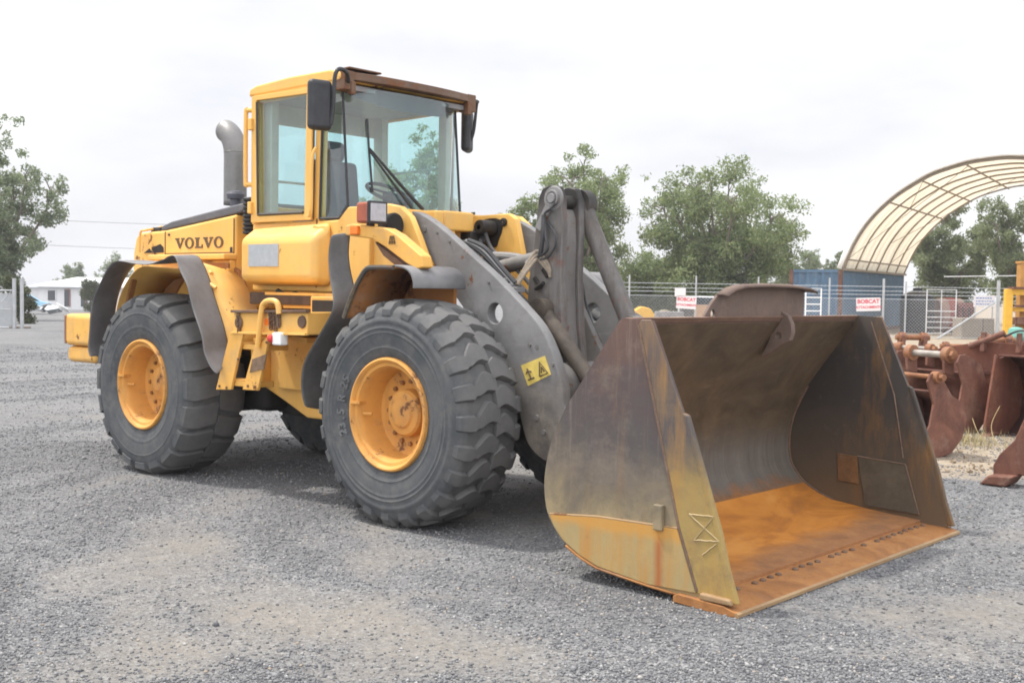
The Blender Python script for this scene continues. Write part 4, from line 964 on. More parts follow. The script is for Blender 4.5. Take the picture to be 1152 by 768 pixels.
for a, b in (((264, 389), (300, 391)), ((252, 430), (284, 432))):
    p, q = P(*a, 'y', -1.13), P(*b, 'y', -1.13); z = (p[2]+q[2])/2
    m = MB(); m.box(((p[0]+q[0])/2, -1.04, z), (q[0]-p[0]+.06, .2, .045)); LP(m, 'ladder_step', YW, bevel=.006)
m = MB(); m.prism(XZ([(284, 404), (300, 398), (297, 415), (281, 419)], -1.173), 'y', -1.176, -1.171); LP(m, 'worn_patch', plain('worn_brown', (.17, .11, .07), .8, .4, 0, 14))
m = MB(); m.tube(smoothpath([P(290, 390, 'y', -1.19), P(294, 352, 'y', -1.19), P(297, 341, 'y', -1.19), P(305, 338, 'y', -1.19), P(312, 341, 'y', -1.19), P(314, 353, 'y', -1.19)], 6), .022, 10); LP(m, 'handrail', Y)
m = MB(); p = P(315, 381, 'y', -1.17); m.box(p, (.11, .08, .10)); sw = LP(m, 'isolator_switch', WHITE, bevel=.015)
m = MB(); m.lathe([(-.03, .004), (-.03, .032), (.03, .036), (.03, .004)], p+[-.07, -.02, .0], 'x', 14); LP(m, 'switch_knob', RED, sw, bevel=.005)
def chain(a, b, r=.016):
    m = MB(); nn = 7
    for k in range(nn):
        p = np.array(a)+(np.array(b)-np.array(a))*(k+.5)/nn; c = [(p[0]+(r if k % 2 else 0)*math.cos(t), p[1]-(0 if k % 2 else r)*math.cos(t), p[2]+r*1.5*math.sin(t)) for t in np.linspace(0, 2*math.pi, 9)]
        m.tube(c, .006, 5, False)
    return m
for (a, b) in (((268, 354), (269, 373)), ((304, 352), (305, 369)), ((309, 352), (310, 371)), ((313, 354), (314, 366))):
    LP(chain(P(*a, 'y', -1.165), P(*b, 'y', -1.165)), 'chain', BROWN)
m = MB(); p = P(301, 362, 'y', -1.152); m.box(p, (.07, .005, .05)); LP(m, 'orange_sticker', ORANGE)
m = MB(); m.box((1.70, -.35, 1.56), (1.35, 1.0, .10)); LP(m, 'chassis_beam', plain('gap_shade_brown', (.075, .045, .03), .8, .5, 0, 5), bevel=.01)  # beam's dark brown has the shade of the gap under the cab painted in
m = MB(); m.box((1.75, -.84, 1.60), (1.0, .03, .022)); m.box((1.9, -.80, 1.50), (.9, .04, .03)); LP(m, 'floor_rail', YW)
m = MB(); m.box((1.62, -.66, 1.42), (.35, .15, .2)); m.tube([(1.35, -.8, 1.62), (1.55, -.8, 1.55), (2.05, -.8, 1.56)], .025, 8); m.tube([(1.5, -.75, 1.6), (1.65, -.78, 1.42), (1.6, -.7, 1.25)], .035, 8); LP(m, 'underfloor_hose', BLK2)
a, b = P(349, 333, 'y', -.88), P(378, 361, 'y', -.88)
m = MB(); m.prism([(a[0], a[2]), (b[0], a[2]), (b[0], b[2]), (a[0], b[2])], 'y', -.88, -.66); bx_ = LP(m, 'lamp_box', YW, bevel=.012)
m = MB(); m.prism([(a[0]+.035, a[2]-.03), (b[0]-.02, a[2]-.03), (b[0]-.02, b[2]+.03), (a[0]+.035, b[2]+.03)], 'y', -.89, -.882); LP(m, 'lamp_glass', BLK2, bx_)
m = MB(); m.prism(XZ([(318, 376), (345, 380), (345, 386), (330, 384)], -.9), 'y', -.9, -.62); LP(m, 'side_bracket', YW, bevel=.006)
m = MB(); m.prism(XZ([(296, 380), (303, 380), (303, 432), (297, 432)], -.62), 'y', -.75, -.602); LP(m, 'side_bracket', YW, bevel=.006)
m = MB(); m.prism([(1.15, .80), (1.75, .80), (1.70, 1.28), (1.2, 1.28)], 'y', -.655, -.603); LP(m, 'belly_panel', Y, bevel=.01)

for q, sz in (((260, 281), (.03, .012, .05)), ((190, 264), (.03, .012, .02))):
    m = MB(); p = P(*q, 'y', -.604); m.box(p, sz); LP(m, 'hood_latch', BLACK, bevel=.004)
m = MB(); m.box((.44, -.602, 2.1), (.008, .006, .31)); m.box((-.12, -.602, 1.955), (1.1, .006, .008)); LP(m, 'hood_seam', LETTER)
for q in ((247, 304), (252, 305), (257, 305)):
    m = MB(); m.box(P(*q, 'y', -.68), (.035, .03, .05)); LP(m, 'fender_clip', Y, bevel=.006)
for q in ((247, 434), (255, 436), (279, 434), (287, 435), (268, 404), (300, 385)):
    m = MB(); m.lathe([(-.008, .0), (-.008, .010), (.0, .012)], P(*q, 'y', -1.172), 'y', 8); LP(m, 'ladder_bolt', BROWN)
# --- cab -----------------------------------------------------------
CWD = .735
m = MB(); m.prism([(.90, 1.62), (2.30, 1.62), (2.30, 2.19), (.90, 2.19)], 'y', -CWD, CWD); cab = LP(m, 'cab', Y, bevel=.02)
m = MB()                                            # pillars and frames
for s in (-1, 1):
    y0, y1 = s*CWD, s*(CWD-.07)
    m.prism([(.89, 2.18), (.985, 2.18), (.975, 3.27), (.905, 3.27)], 'y', y0, y1)
    m.prism([(1.715, 2.18), (1.80, 2.18), (1.835, 3.27), (1.755, 3.27)], 'y', y0-.004*s, y1)
    m.prism([(.90, 3.20), (2.02, 3.22), (2.02, 3.29), (.90, 3.29)], 'y', y0+.002*s, y1)
m.prism([(-CWD+.07, 2.18), (CWD-.07, 2.18), (CWD-.07, 2.34), (-CWD+.07, 2.34)], 'x', .90, .95)
LP(m, 'cab_frame', Y, cab, bevel=.012)
m = MB(); m.prism([(-CWD+.071, 3.05), (CWD-.071, 3.05), (CWD-.071, 3.24), (-CWD+.071, 3.24)], 'x', .905, .95); m.box((1.0, -.62, 2.75), (.12, .08, .95)); m.box((1.0, .62, 2.75), (.12, .08, .95)); m.box((1.80, .66, 2.75), (.10, .06, .95)); LP(m, 'cab_lining', TRIM, cab, bevel=.01)
# door on the near side
m = MB(); yd = -CWD-.012
def ringprism(outer, inner, y0, y1):
    n = len(outer); V = [(p[0], y, p[1]) for y in (y0, y1) for pl in (outer, inner) for p in pl]; f = []
    for i in range(n):
        j = (i+1) % n; f += [(i, j, n+j, n+i), (2*n+i, 3*n+i, 3*n+j, 2*n+j), (i, 2*n+i, 2*n+j, j), (n+i, n+j, 3*n+j, 3*n+i)]
    m.add(V, f)
dO = [(.925, 2.195), (1.735, 2.195), (1.742, 3.245), (.925, 3.255)]
dI = [(1.015, 2.245), (1.648, 2.245), (1.668, 3.205), (.99, 3.215)]
ringprism(dO, dI, yd-.022, yd+.012); door = LP(m, 'cab_door', Y, cab, bevel=.006)
m = MB(); a, b = P(266, 260, 'y', -.93), P(351, 322, 'y', -.93)
X0, X1, ZB, ZT = a[0], b[0], 1.655, 2.15
bx = [(X0, X1, -.93), (X0-.03+.05, X1+.06, -.735)]
vs = [(X0, -.90, ZB+.05), (X1-.02, -.90, ZB+.05), (X1-.02, -.90, ZT-.10), (X0, -.90, ZT-.10), (X0-.02, -.735, ZB), (X1+.02, -.735, ZB), (X1+.02, -.735, ZT+.035), (X0-.02, -.735, ZT+.01)]
m = MB(); m.add(vs, [(0, 1, 2, 3), (0, 4, 5, 1), (1, 5, 6, 2), (2, 6, 7, 3), (3, 7, 4, 0), (4, 7, 6, 5)]); LP(m, 'door_panel', Y, cab, bevel=.055, seg=5)
m = MB(); c0, c1 = P(279.5, 275, 'y', -.9035), P(313, 299.5, 'y', -.9035); m.box(((c0[0]+c1[0])/2, -.9005, (c0[2]+c1[2])/2), (c1[0]-c0[0], .008, abs(c0[2]-c1[2]))); LP(m, 'label_plate', GRPAD, cab)
m = MB(); m.add([(.99, yd, 2.225), (1.668, yd, 2.225), (1.688, yd, 3.225), (.97, yd, 3.235)], [(0, 1, 2, 3)]); LP(m, 'door_glass', GLASS, cab, smooth=0)
m = MB(); m.tube([(1.03, yd-.024, 2.26), (1.636, yd-.024, 2.258)], .012, 4); m.tube([(1.03, yd-.024, 2.26), (1.005, yd-.024, 3.2)], .012, 4); LP(m, 'door_seal', BLACK, cab)
m = MB()
for hx_, hy_, hz_ in ((.935, yd-.03, 2.32), (.935, yd-.03, 3.02), (1.757, -CWD-.01, 1.80), (1.757, -CWD-.01, 2.07)):
    m = MB(); m.box((hx_, hy_, hz_), (.05, .04, .10)); LP(m, 'hinge', Y, cab, bevel=.008)
m = MB(); m.box((1.772, -CWD-.003, 1.93), (.008, .008, .55)); m.box((1.745, -CWD-.016, 2.70), (.006, .01, 1.0)); LP(m, 'door_seam', LETTER, cab)
m = MB(); m.tube(smoothpath([P(347, 243, 'y', -.80), P(350, 235, 'y', -.83), P(351, 180, 'y', -.83), P(356, 166, 'y', -.80)], 5), .014, 8); LP(m, 'door_handle', Y, cab)
m = MB(); m.tube(smoothpath([(.93, -.745, 3.14), (.88, -.775, 3.14), (.865, -.78, 3.10), (.865, -.78, 2.56), (.88, -.775, 2.52), (.93, -.745, 2.52)], 6), .02, 10); LP(m, 'cab_handrail', Y, cab)
# side panel front of door
m = MB(); PAN = XZ([(357, 250), (384, 249), (402, 233), (470, 238), (470, 330), (357, 330)], -CWD); PAN = [(a, b) for a, b in PAN]; m.prism([(1.78, 2.185), (2.04, 2.185), (2.16, 2.285), (2.42, 2.285), (2.42, 1.62), (1.78, 1.62)], 'y', -CWD-.006, CWD+.006); LP(m, 'cab_cowl', Y, cab, bevel=.012)
# glass: windscreen with bowed plan, corner panes, rear and far side
def bowx(y, z): return 2.215-.18*abs(y/.63)**2.6-.085*(z-2.25)
ys = np.linspace(-.63, .63, 25)
m = MB(); m.strip([(bowx(y, 2.27), y, 2.27) for y in ys], [(bowx(y, 3.24), y, 3.24) for y in ys]); LP(m, 'windscreen', GLASS, cab, smooth=60)
for s in (-1, 1):
    m = MB(); m.add([(1.80, s*.732, 2.20), (2.0, s*.70, 2.20), (bowx(.63, 2.3), s*.632, 2.30), (bowx(.63, 3.24), s*.632, 3.24), (1.83, s*.732, 3.24)], [(0, 1, 2, 3, 4)]); LP(m, 'corner_glass', GLASS, cab, smooth=0)
    m = MB(); m.tube([(bowx(.63, 2.30), s*.633, 2.30), (bowx(.63, 3.24), s*.633, 3.24)], .011, 6); m.tube([(1.81, s*.737, 2.205), (2.01, s*.705, 2.205), (bowx(.63, 2.3)+.005, s*.637, 2.305)], .014, 6); m.tube([(1.812, s*.738, 2.2), (1.842, s*.738, 3.22)], .012, 6); LP(m, 'glass_seal', BLACK, cab)
m = MB(); m.tube([(bowx(y, 2.28)+.004, y, 2.28) for y in ys], .014, 6); LP(m, 'windscreen_seal', BLACK, cab)
m = MB(); m.add([(.985, .70, 2.2), (1.715, .70, 2.2), (1.755, .70, 3.2), (.975, .70, 3.2)], [(0, 1, 2, 3)]); m.add([(.92, -.66, 2.34), (.92, .66, 2.34), (.92, .66, 3.05), (.92, -.66, 3.05)], [(0, 1, 2, 3)]); LP(m, 'rear_glass', GLASS, cab, smooth=0)
m = MB(); m.tube([(.98, .72, 2.72), (1.74, .72, 2.74)], .012, 6); m.tube([(.96, -.60, 2.56), (.96, .1, 2.56), (.96, .1, 2.36)], .012, 6); LP(m, 'inner_rail', TRIM, cab)
# roof
pr = [(.845, 3.262), (2.045, 3.272), (2.075, 3.30), (2.06, 3.345), (1.92, 3.372), (1.4, 3.372), (.95, 3.348), (.86, 3.325)]
m = MB(); m.prism(pr, 'y', -.745, .745); LP(m, 'cab_roof', Y, cab, bevel=.03, seg=4)
m = MB(); yv = np.linspace(-.71, .71, 21); fx_ = lambda y: 2.09+.075*(1-abs(y/.71)**2.4)
lo = [(fx_(y), y, 3.282) for y in yv]; hi = [(fx_(y)-.01, y, 3.345) for y in yv]; bk = [(2.0, y, 3.372) for y in yv]; bl = [(2.0, y, 3.282) for y in yv]
n_ = len(yv); m.add(lo+hi+bk+bl, [(i, i+1, n_+i+1, n_+i) for i in range(n_-1)]+[(n_+i, n_+i+1, 2*n_+i+1, 2*n_+i) for i in range(n_-1)]+[(3*n_+i, 3*n_+i+1, i+1, i) for i in range(n_-1)]+[(0, n_, 2*n_, 3*n_), (n_-1, 4*n_-1, 3*n_-1, 2*n_-1)])
m.box((2.05, -.52, 3.376), (.10, .34, .016))
for s in (-1, 1): m.box((2.045, s*.69, 3.275), (.12, .10, .15)); m.box((2.09, s*.655, 3.22), (.05, .05, .10))
LP(m, 'roof_visor', BROWN, cab, bevel=.012)
m = MB(); yv2 = np.linspace(-.63, .63, 25)
m.strip([(bowx(y, 3.12)-.035, y, 3.10+.12*abs(y/.63)**3.0) for y in yv2], [(bowx(y, 3.24)-.035, y, 3.245) for y in yv2]); LP(m, 'sun_strip', plain('sun_strip', (.06, .06, .07), .3, .1, 0, 5, 0), cab)
m = MB(); m.box((1.5, 0, 3.235), (1.1, 1.3, .04)); LP(m, 'headliner', plain('headliner', (.30, .29, .30), .8, .1), cab)
# interior
m = MB(); m.box((1.30, -.02, 2.06), (.52, .5, .14)); m.box((1.12, -.02, 2.43), (.15, .48, .68), Matrix.Rotation(-.12, 3, 'Y')); m.box((1.05, -.02, 2.86), (.11, .28, .18)); seat = LP(m, 'seat', SEAT, cab, bevel=.045, seg=3)
m = MB(); m.box((1.30, .40, 2.25), (.5, .16, .12)); m.box((1.30, -.42, 2.20), (.42, .1, .08)); m.box((1.55, .45, 2.2), (.12, .2, .3)); m.box((2.02, 0, 2.24), (.16, 1.0, .10)); LP(m, 'dashboard', TRIMD, cab, bevel=.025)
m = MB(); cc = np.array([1.80, 0, 2.46]); tl_ = Matrix.Rotation(math.radians(28), 3, 'Y')
m.tube([cc+np.array(tl_ @ Vector((.19*math.cos(t), .19*math.sin(t), 0))) for t in np.linspace(0, 2*math.pi, 33)], .016, 8, False)
for t in (0, 2.1, 4.2): m.tube([cc, cc+np.array(tl_ @ Vector((.19*math.cos(t), .19*math.sin(t), 0)))], .012, 6)
m.tube([cc, cc+np.array([.12, 0, -.28])], .035, 8); LP(m, 'steering_wheel', BLACK, cab)
m = MB(); m.tube([(1.92, 0, 2.02), (1.88, .02, 2.42)], .05, 8); m.box((1.9, .02, 2.40), (.12, .24, .1)); LP(m, 'steering_column', TRIMD, cab)
# wipers
m = MB(); b0 = P(476, 240, 'x', 2.25); b1 = P(468, 240, 'x', 2.24)
def onw(px, py, e=.03):
    p = P(px, py, 'x', 2.2)
    for _ in range(6): p = P(px, py, 'x', float(bowx(p[1], p[2]))+e)
    return p
m.tube([onw(476, 236, .05), onw(448, 205, .045), onw(415, 166, .04)], [.016, .013, .008], 6); m.tube([onw(466, 238, .05), onw(440, 203, .045), onw(416, 170, .04)], [.012, .010, .008], 6); LP(m, 'wiper_arm', BLACK, cab)
m = MB(); m.tube([onw(413, 134, .02), onw(415, 168, .025), onw(419, 216, .02)], .010, 6); LP(m, 'wiper_blade', BLACK, cab)
# mirrors
def mirror(s):
    c = np.array([2.10, -.98, 3.045]) if s < 0 else np.array([1.79, .955, 3.09])
    R = Matrix.Rotation(-.22 if s < 0 else .55, 3, 'Z')
    m = MB(); m.box(c, (.085, .195, .385), R); LP(m, 'mirror', BLACK, cab, bevel=.04, seg=4)
    m = MB()
    if s < 0: m.tube(smoothpath([(2.10, -.70, 3.26), (2.17, -.78, 3.315), (2.18, -.86, 3.325), (2.175, -.895, 3.26), (2.165, -.90, 3.05), (2.15, -.91, 2.9)], 6), .017, 8)
    else: m.tube(smoothpath([(2.04, .70, 3.28), (1.95, .84, 3.33), (1.90, .97, 3.345), (1.86, 1.0, 3.32), (1.84, .99, 3.1), (1.82, .97, 3.0)], 6), .015, 8)
    LP(m, 'mirror_arm', BLACK, cab)
mirror(-1); mirror(1)

# --- front frame, fenders, lamps -----------------------------------
m = MB()
TW = XZ([(397, 240), (412, 231), (436, 229), (450, 232), (461, 243), (470, 265), (493, 330), (400, 330)], -.70)
m.prism(TW, 'y', -.70, -.64); LP(m, 'front_frame_tower', Y, bevel=.012)
TWI = XZ([(523, 248), (530, 243), (572, 240), (580, 246), (583, 262), (592, 310), (608, 388), (601, 392), (580, 345), (562, 322), (540, 300), (518, 280)], .38)
m = MB(); m.prism(TWI, 'y', .38, .44); LP(m, 'front_frame_tower', Y, bevel=.012)
m = MB(); m.prism([(a, b) for a, b in TW], 'y', .64, .70); LP(m, 'front_frame_tower', Y, bevel=.012)
m = MB(); m.box((2.72, 0, 1.18), (.62, .74, .42));  m.box((2.48, -.2, 2.0), (.28, .40, .34)); LP(m, 'front_frame', YW, bevel=.03)
m = MB(); m.box((3.1, 0, 1.0), (1.0, .80, .6)); LP(m, 'axle_cradle', GREASE, bevel=.03)
m = MB(); m.box((2.52, .02, 2.20), (.22, .34, .16)); m.box((2.62, -.26, 2.16), (.14, .10, .22)); LP(m, 'frame_bracket', Y, bevel=.02)
g = P(553, 262, 'y', .375); m = MB(); m.prism([(g[0]+.11*math.cos(t)*(1+.25*math.sin(3*t)), g[2]+.15*math.sin(t)*(1+.2*math.cos(2*t))) for t in np.linspace(0, 6.28, 18)[:-1]], 'y', .372, .379); LP(m, 'grease_stain', GREASE)
m = MB(); p = P(548, 256, 'y', .30); m.lathe([(-.1, .02), (-.1, .06), (.08, .06), (.08, .02)], p, 'y', 14); m.tube([p, p+[.0, -.05, -.12], p+[-.1, -.1, -.2]], .03, 8); m.lathe([(-.02, .005), (-.02, .035), (.0, .035)], P(567, 250, 'y', .37), 'y', 16); m.box(P(530, 272, 'y', .2), (.12, .14, .16)); LP(m, 'steer_valve', GREASE, bevel=.01)
# tow hole recess below the stain
m = MB(); p = P(550, 300, 'y', .375); m.lathe([(-.006, .0), (-.006, .10), (.0, .10)], p, 'y', 20); LP(m, 'tower_recess', BLK2)

# near light arm with headlight and indicator
m = MB(); AR = XZ([(394, 254), (402, 252), (440, 257), (452, 264), (480, 288), (482, 301), (474, 303), (462, 296), (440, 279), (424, 269), (394, 265)], -1.05)
m.prism(AR, 'y', -1.10, -1.0); LP(m, 'lamp_bracket', YW, bevel=.012)
m = MB(); AU = XZ([(428, 272), (440, 281), (462, 298), (472, 304), (455, 302), (438, 288)], -1.0); m.prism(AU, 'y', -1.06, -.80); LP(m, 'bracket_web', BROWN, bevel=.006)
c = P(417, 239.5, 'y', -1.06); R = Matrix.Rotation(-.10, 3, 'Z')
m = MB(); m.box(c, (.155, .155, .15), R); hl = LP(m, 'headlight', REDBR, bevel=.02, seg=3)
m = MB(); m.box(c+np.array(R @ Vector((.08, 0, 0))), (.025, .172, .165), R); LP(m, 'bezel', BLACK, hl, bevel=.012)
m = MB(); m.box(c+np.array(R @ Vector((.092, 0, 0))), (.012, .135, .128), R); LP(m, 'lens', LENS, hl, bevel=.004)
m = MB(); m.tube([c-[0, 0, .13], c-[0, 0, .05]], .03, 8); LP(m, 'lamp_stalk', BLACK, hl)
m = MB(); p = P(399, 259, 'y', -1.115); m.box(p, (.085, .03, .065)); LP(m, 'indicator', ORANGE, bevel=.008)
m = MB(); p = P(442, 253, 'y', -.80); m.lathe([(-.10, .02), (-.10, .06), (-.03, .085), (.02, .09), (.03, .08), (.03, .0)], p, 'x', 24); LP(m, 'horn', BLK2)
m = MB(); p0 = P(441, 270, 'y', -1.103)
for q in (-.03, -.01, .01, .03): m.beam(p0+[q, -.001, -.03], p0+[q*.6, -.001, .03], .004, .006)
m.beam(p0+[-.035, -.001, -.015], p0+[.035, -.001, -.015], .004, .006); LP(m, 'bracket_mark', LETTER)

def front_fender(s):
    y0, y1 = -1.22*s, -.70*s
    pts = smoothpath([(2.70, 0, 1.44), (2.77, 0, 1.58), (2.85, 0, 1.70), (2.94, 0, 1.79), (3.05, 0, 1.802), (3.22, 0, 1.80)], 4)
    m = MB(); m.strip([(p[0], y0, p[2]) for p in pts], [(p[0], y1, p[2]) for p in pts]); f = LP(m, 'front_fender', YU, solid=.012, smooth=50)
    m = MB(); m.tube([(p[0], y0, p[2]) for p in pts], .018, 6); LP(m, 'fender_edge', paint('fender_edge_worn', (.09, .085, .075), (.06, .055, .05), .2, .6, .7, (.45, .30, .10), 8), f)
    pts2 = smoothpath([(3.20, 0, 1.812), (3.30, 0, 1.80), (3.37, 0, 1.76), (3.40, 0, 1.70), (3.40, 0, 1.66)], 4)
    m = MB(); m.strip([(p[0], y0+.02*s, p[2]) for p in pts2], [(p[0], y1+.0*s, p[2]) for p in pts2]); LP(m, 'fender_lip', RUBL, f, solid=.016, smooth=60)
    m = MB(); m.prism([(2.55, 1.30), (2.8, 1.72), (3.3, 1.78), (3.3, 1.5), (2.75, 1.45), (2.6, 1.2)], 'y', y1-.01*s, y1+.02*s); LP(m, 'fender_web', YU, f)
    # buckled rubber mudflap behind the wheel
    lf = [(372, 264), (369, 285), (370, 310), (374, 335), (372, 352), (356, 380), (342, 405), (338, 425), (339, 445), (343, 458)]
    rt = [(395, 261), (393, 285), (396, 308), (401, 330), (400, 350), (392, 372), (380, 398), (372, 425), (370, 445), (370, 462)]
    k = len(lf); ya = np.array([-1.16, -1.16, -1.17, -1.2, -1.22, -1.24, -1.25, -1.25, -1.24, -1.22]); yb = ya+np.array([.12, .13, .15, .18, .22, .28, .32, .32, .32, .30])
    A_ = [P(*q, 'y', y) for q, y in zip(lf, ya)]; B_ = [P(*q, 'y', y) for q, y in zip(rt, yb)]
    B_[0][0] -= 0; A_, B_ = smoothpath(A_, 3), smoothpath(B_, 3)
    C_ = [(a+b)/2+np.array([-.025, 0, 0]) for a, b in zip(A_, B_)]
    if s < 0:
        for q in (A_, B_, C_):
            for p in q: p[1] = -p[1]
    n = len(A_); m = MB(); m.add(A_+C_+B_, [(i, i+1, n+i+1, n+i) for i in range(n-1)]+[(n+i, n+i+1, 2*n+i+1, 2*n+i) for i in range(n-1)])
    LP(m, 'mudflap', RUB, solid=.016, smooth=60, sub=1)
front_fender(1); front_fender(-1)

# --- lift arms -----------------------------------------------------
ARM = [(468, 238), (478, 241), (500, 256), (530, 283), (562, 312), (600, 352), (616, 374), (628, 402), (637, 435), (641, 460)]
ARML = [(626, 522), (612, 514), (598, 498), (590, 470), (583, 440), (560, 400), (530, 352), (500, 310), (484, 280), (470, 252)]
top = XZ(ARM, -.56); low = XZ(ARML, -.56)
OUT = top+[(4.50, .80), (4.74, .66), (4.80, .52), (4.76, .36), (4.62, .28), (4.40, .34)]+low
HX, HZ = 3.605, 1.492; ARMP = armpaint()
OUT = [tuple(q[[0, 2]]) for q in smoothpath([(a, 0, b) for a, b in OUT+[OUT[0]]], 3)][:-1]
for s in (-1, 1):
    arm = holed('lift_arm', OUT, [(HX, HZ, .072)], s*.56, .085, ARMP, L, LR, .008)
    m = MB(); m.lathe([(-.055, .03), (-.055, .075), (.055, .075), (.055, .03)], (HX-.0, s*.56, HZ), 'y', 6); 
    m = MB(); m.lathe([(-.045, 0), (-.045, .016)], (4.0, s*.56, 1.27), 'y', 10); LP(m, 'arm_boss', GREYD, arm)
m = MB(); m.lathe([(-.52, .17), (.52, .17)], (3.98, 0, .98), 'y', 32); m.prism([(3.75, 1.1), (4.2, 1.0), (4.15, .75), (3.9, .70)], 'y', -.3, .3); LP(m, 'cross_tube', GREYD)
m = MB(); dq = [P(586, 411, 'y', -.604), P(613, 400, 'y', -.604), P(620, 421, 'y', -.604), P(594, 434, 'y', -.604)]
m.add(dq, [(0, 1, 2, 3)]); dec = LP(m, 'warning_decal', DECY, smooth=0, solid=.002)
m = MB(); e0 = (dq[1]-dq[0]); e1 = (dq[3]-dq[0])
dp = lambda u, v: dq[0]+e0*u+e1*v+np.array([0, -.003, 0])
tri = [dp(.56, .78), dp(.90, .78), dp(.73, .18), dp(.56, .78)]; m.tube(tri, .006, 5); m.tube([dp(.67, .66), dp(.73, .42), dp(.79, .66)], .005, 5)
m.tube([dp(.20, .25), dp(.22, .72)], .007, 5); m.tube([dp(.10, .45), dp(.20, .33), dp(.32, .45)], .006, 5); m.tube([dp(.10, .75), dp(.35, .75)], .006, 5); LP(m, 'decal_symbols', LETTER, dec)
for q, r_ in (((478, 258), .020), ((492, 262), .010), ((506, 272), .010), ((550, 318), .010), ((604, 470), .022), ((612, 486), .018), ((622, 410), .012), ((596, 388), .012)):
    m = MB(); m.lathe([(-.010, .0), (-.010, r_), (.0, r_*1.1)], P(*q, 'y', -.603), 'y', 12); LP(m, 'arm_plug', GREYD)
# lift cylinders (inside the arms) 
for s in (-1, 1):
    m = MB(); m.tube([(2.75, s*.30, 1.20), (3.35, s*.30, 1.18)], .085, 18); m.tube([(3.35, s*.30, 1.18), (3.8, s*.30, 1.12)], .045, 14); LP(m, 'lift_cylinder', GREYD)

def bucketlever():
    m = Mat('lever_paint'); v = m.sep(); nn = m.noise(3, 8, .7)
    c = m.mix(m.rng(nn, .35, .68), (.105, .10, .097), (.19, .18, .17))
    c = m.mix(m.rng(m.noise(1, 6, .75, m.mapped((8, 8, .8))), .46, .66, 0, .8), c, (.075, .058, .046))
    c = m.mix(m.rng(m.noise(5, 8, .75), .55, .64, 0, .75), c, (.15, .072, .052))
    g = m.math('ADD', v[2], m.math('MULTIPLY', m.math('SUBTRACT', m.noise(7, 5), .5), .25))
    c = m.mix(m.rng(g, 2.17, 2.34, 0, .93), c, (.022, .020, .018))          # grease round the top pin
    m.bump(m.noise(40, 6, .75), .2, .005)
    return m.done(c, .55, 0, .4)
# --- tilt lever, links, hoses -----------------------------------------
BC = XZ([(609, 222), (613, 212), (622, 208), (631, 210), (635, 222), (636, 260), (634, 310), (636, 370), (641, 425), (647, 462), (632, 440), (618, 395), (605, 355), (596, 338), (597, 318), (602, 285)], -.20)
LEV = bucketlever()
for y in (-.20, .0):
    m = MB(); m.prism([(a, b) for a, b in BC], 'y', y-.032, y+.032); LP(m, 'tilt_lever', LEV, bevel=.014)
BCI = [(a-.0, b) for a, b in BC]
m = MB(); cx = sum(a for a, b in BC)/len(BC); m.prism([(cx+(a-cx)*.72, 1.62+(b-1.62)*.80) for a, b in BC], 'y', -.165, -.035); LP(m, 'lever_web', GREYD)
pin = P(622, 223, 'y', -.235)
m = MB(); m.lathe([(-.03, .0), (-.03, .035), (0, .04), (.0, .085), (.012, .09)], pin, 'y', 24); m.lathe([(-.02, .045), (-.02, .06), (.02, .06), (.02, .045)], pin, 'y', 24); m.beam(pin+[-.01, 0, -.02], pin+[-.13, 0, -.22], .03, .06); LP(m, 'pin_cap', GREY, bevel=.005)
m = MB(); m.lathe([(-.21, .02), (-.21, .05), (.17, .05), (.17, .02)], (pin[0], .0, pin[2]-.02), 'y', 24); LP(m, 'lever_pin', GREASE, bevel=.01)
m = MB()
la, lb = np.array([pin[0], .10, pin[2]-.02]), P(712, 372, 'y', .10); m.tube([la, la+(lb-la)*.06, la+(lb-la)*.14, lb], [.085, .075, .066, .066], 18); m.lathe([(-.05, .03), (-.05, .105), (.05, .105), (.05, .03)], la, 'y', 20); m.lathe([(-.06, .03), (-.06, .11), (.06, .11), (.06, .03)], lb, 'y', 20)
LP(m, 'tilt_link', LEV)
m = MB(); la, lb = P(610, 348, 'y', -.27), P(672, 440, 'y', -.27); m.tube([la, la+(lb-la)*.1, lb], [.05, .06, .06], 16); m.lathe([(-.06, .0), (-.06, .08), (.06, .08), (.06, .0)], la, 'y', 20); LP(m, 'tilt_link', plain('link_brown', (.075, .060, .048), .65, .5, 0, 6))
m = MB(); la, lb = P(640, 330, 'y', .25), P(675, 450, 'y', .25); m.prism(XZ([(648, 345), (656, 345), (690, 420), (690, 470), (664, 470)], .25), 'y', .22, .28); LP(m, 'tilt_strut', GREYD, bevel=.01)
# tilt cylinder from the frame to the lever
m = MB(); m.tube([(2.65, -.1, 1.72), (3.15, -.1, 1.82)], .10, 20); m.tube([(3.15, -.1, 1.82), (3.60, -.1, 1.90)], .055, 14); LP(m, 'tilt_cylinder', GREYD)
m = MB(); m.tube(smoothpath([P(556, 288, 'y', .0), P(575, 289, 'y', -.05), P(592, 293, 'y', -.1), P(600, 301, 'y', -.18)], 5), .035, 10); LP(m, 'steel_pipe', GREY)
def hose(pts, r, mat, name='hose'):
    m = MB(); m.tube(smoothpath([P(a, b, 'y', y) for a, b, y in pts], 6), r, 7); LP(m, name, mat)
for k in range(3):
    hose([(579+k*2, 320, -.40), (588+k*2, 306, -.36), (599+k*1.5, 287+k*3, -.30), (606, 283+k*5, -.27), (616, 296+k*4, -.25), (619, 306+k*3, -.24)], .013, HOSEB)
hose([(612, 242, -.26), (611, 262, -.28), (608, 285, -.27), (604, 292, -.26)], .018, HOSE)
hose([(613, 246, -.26), (614, 265, -.28), (616, 280, -.28), (608, 288, -.27)], .011, HOSE)
hose([(624, 228, -.26), (620, 234, -.27), (613, 240, -.27), (612, 248, -.27)], .009, HOSE)
hose([(616, 250, -.25), (624, 262, -.26), (625, 275, -.26), (618, 288, -.26), (608, 292, -.27)], .008, HOSE)
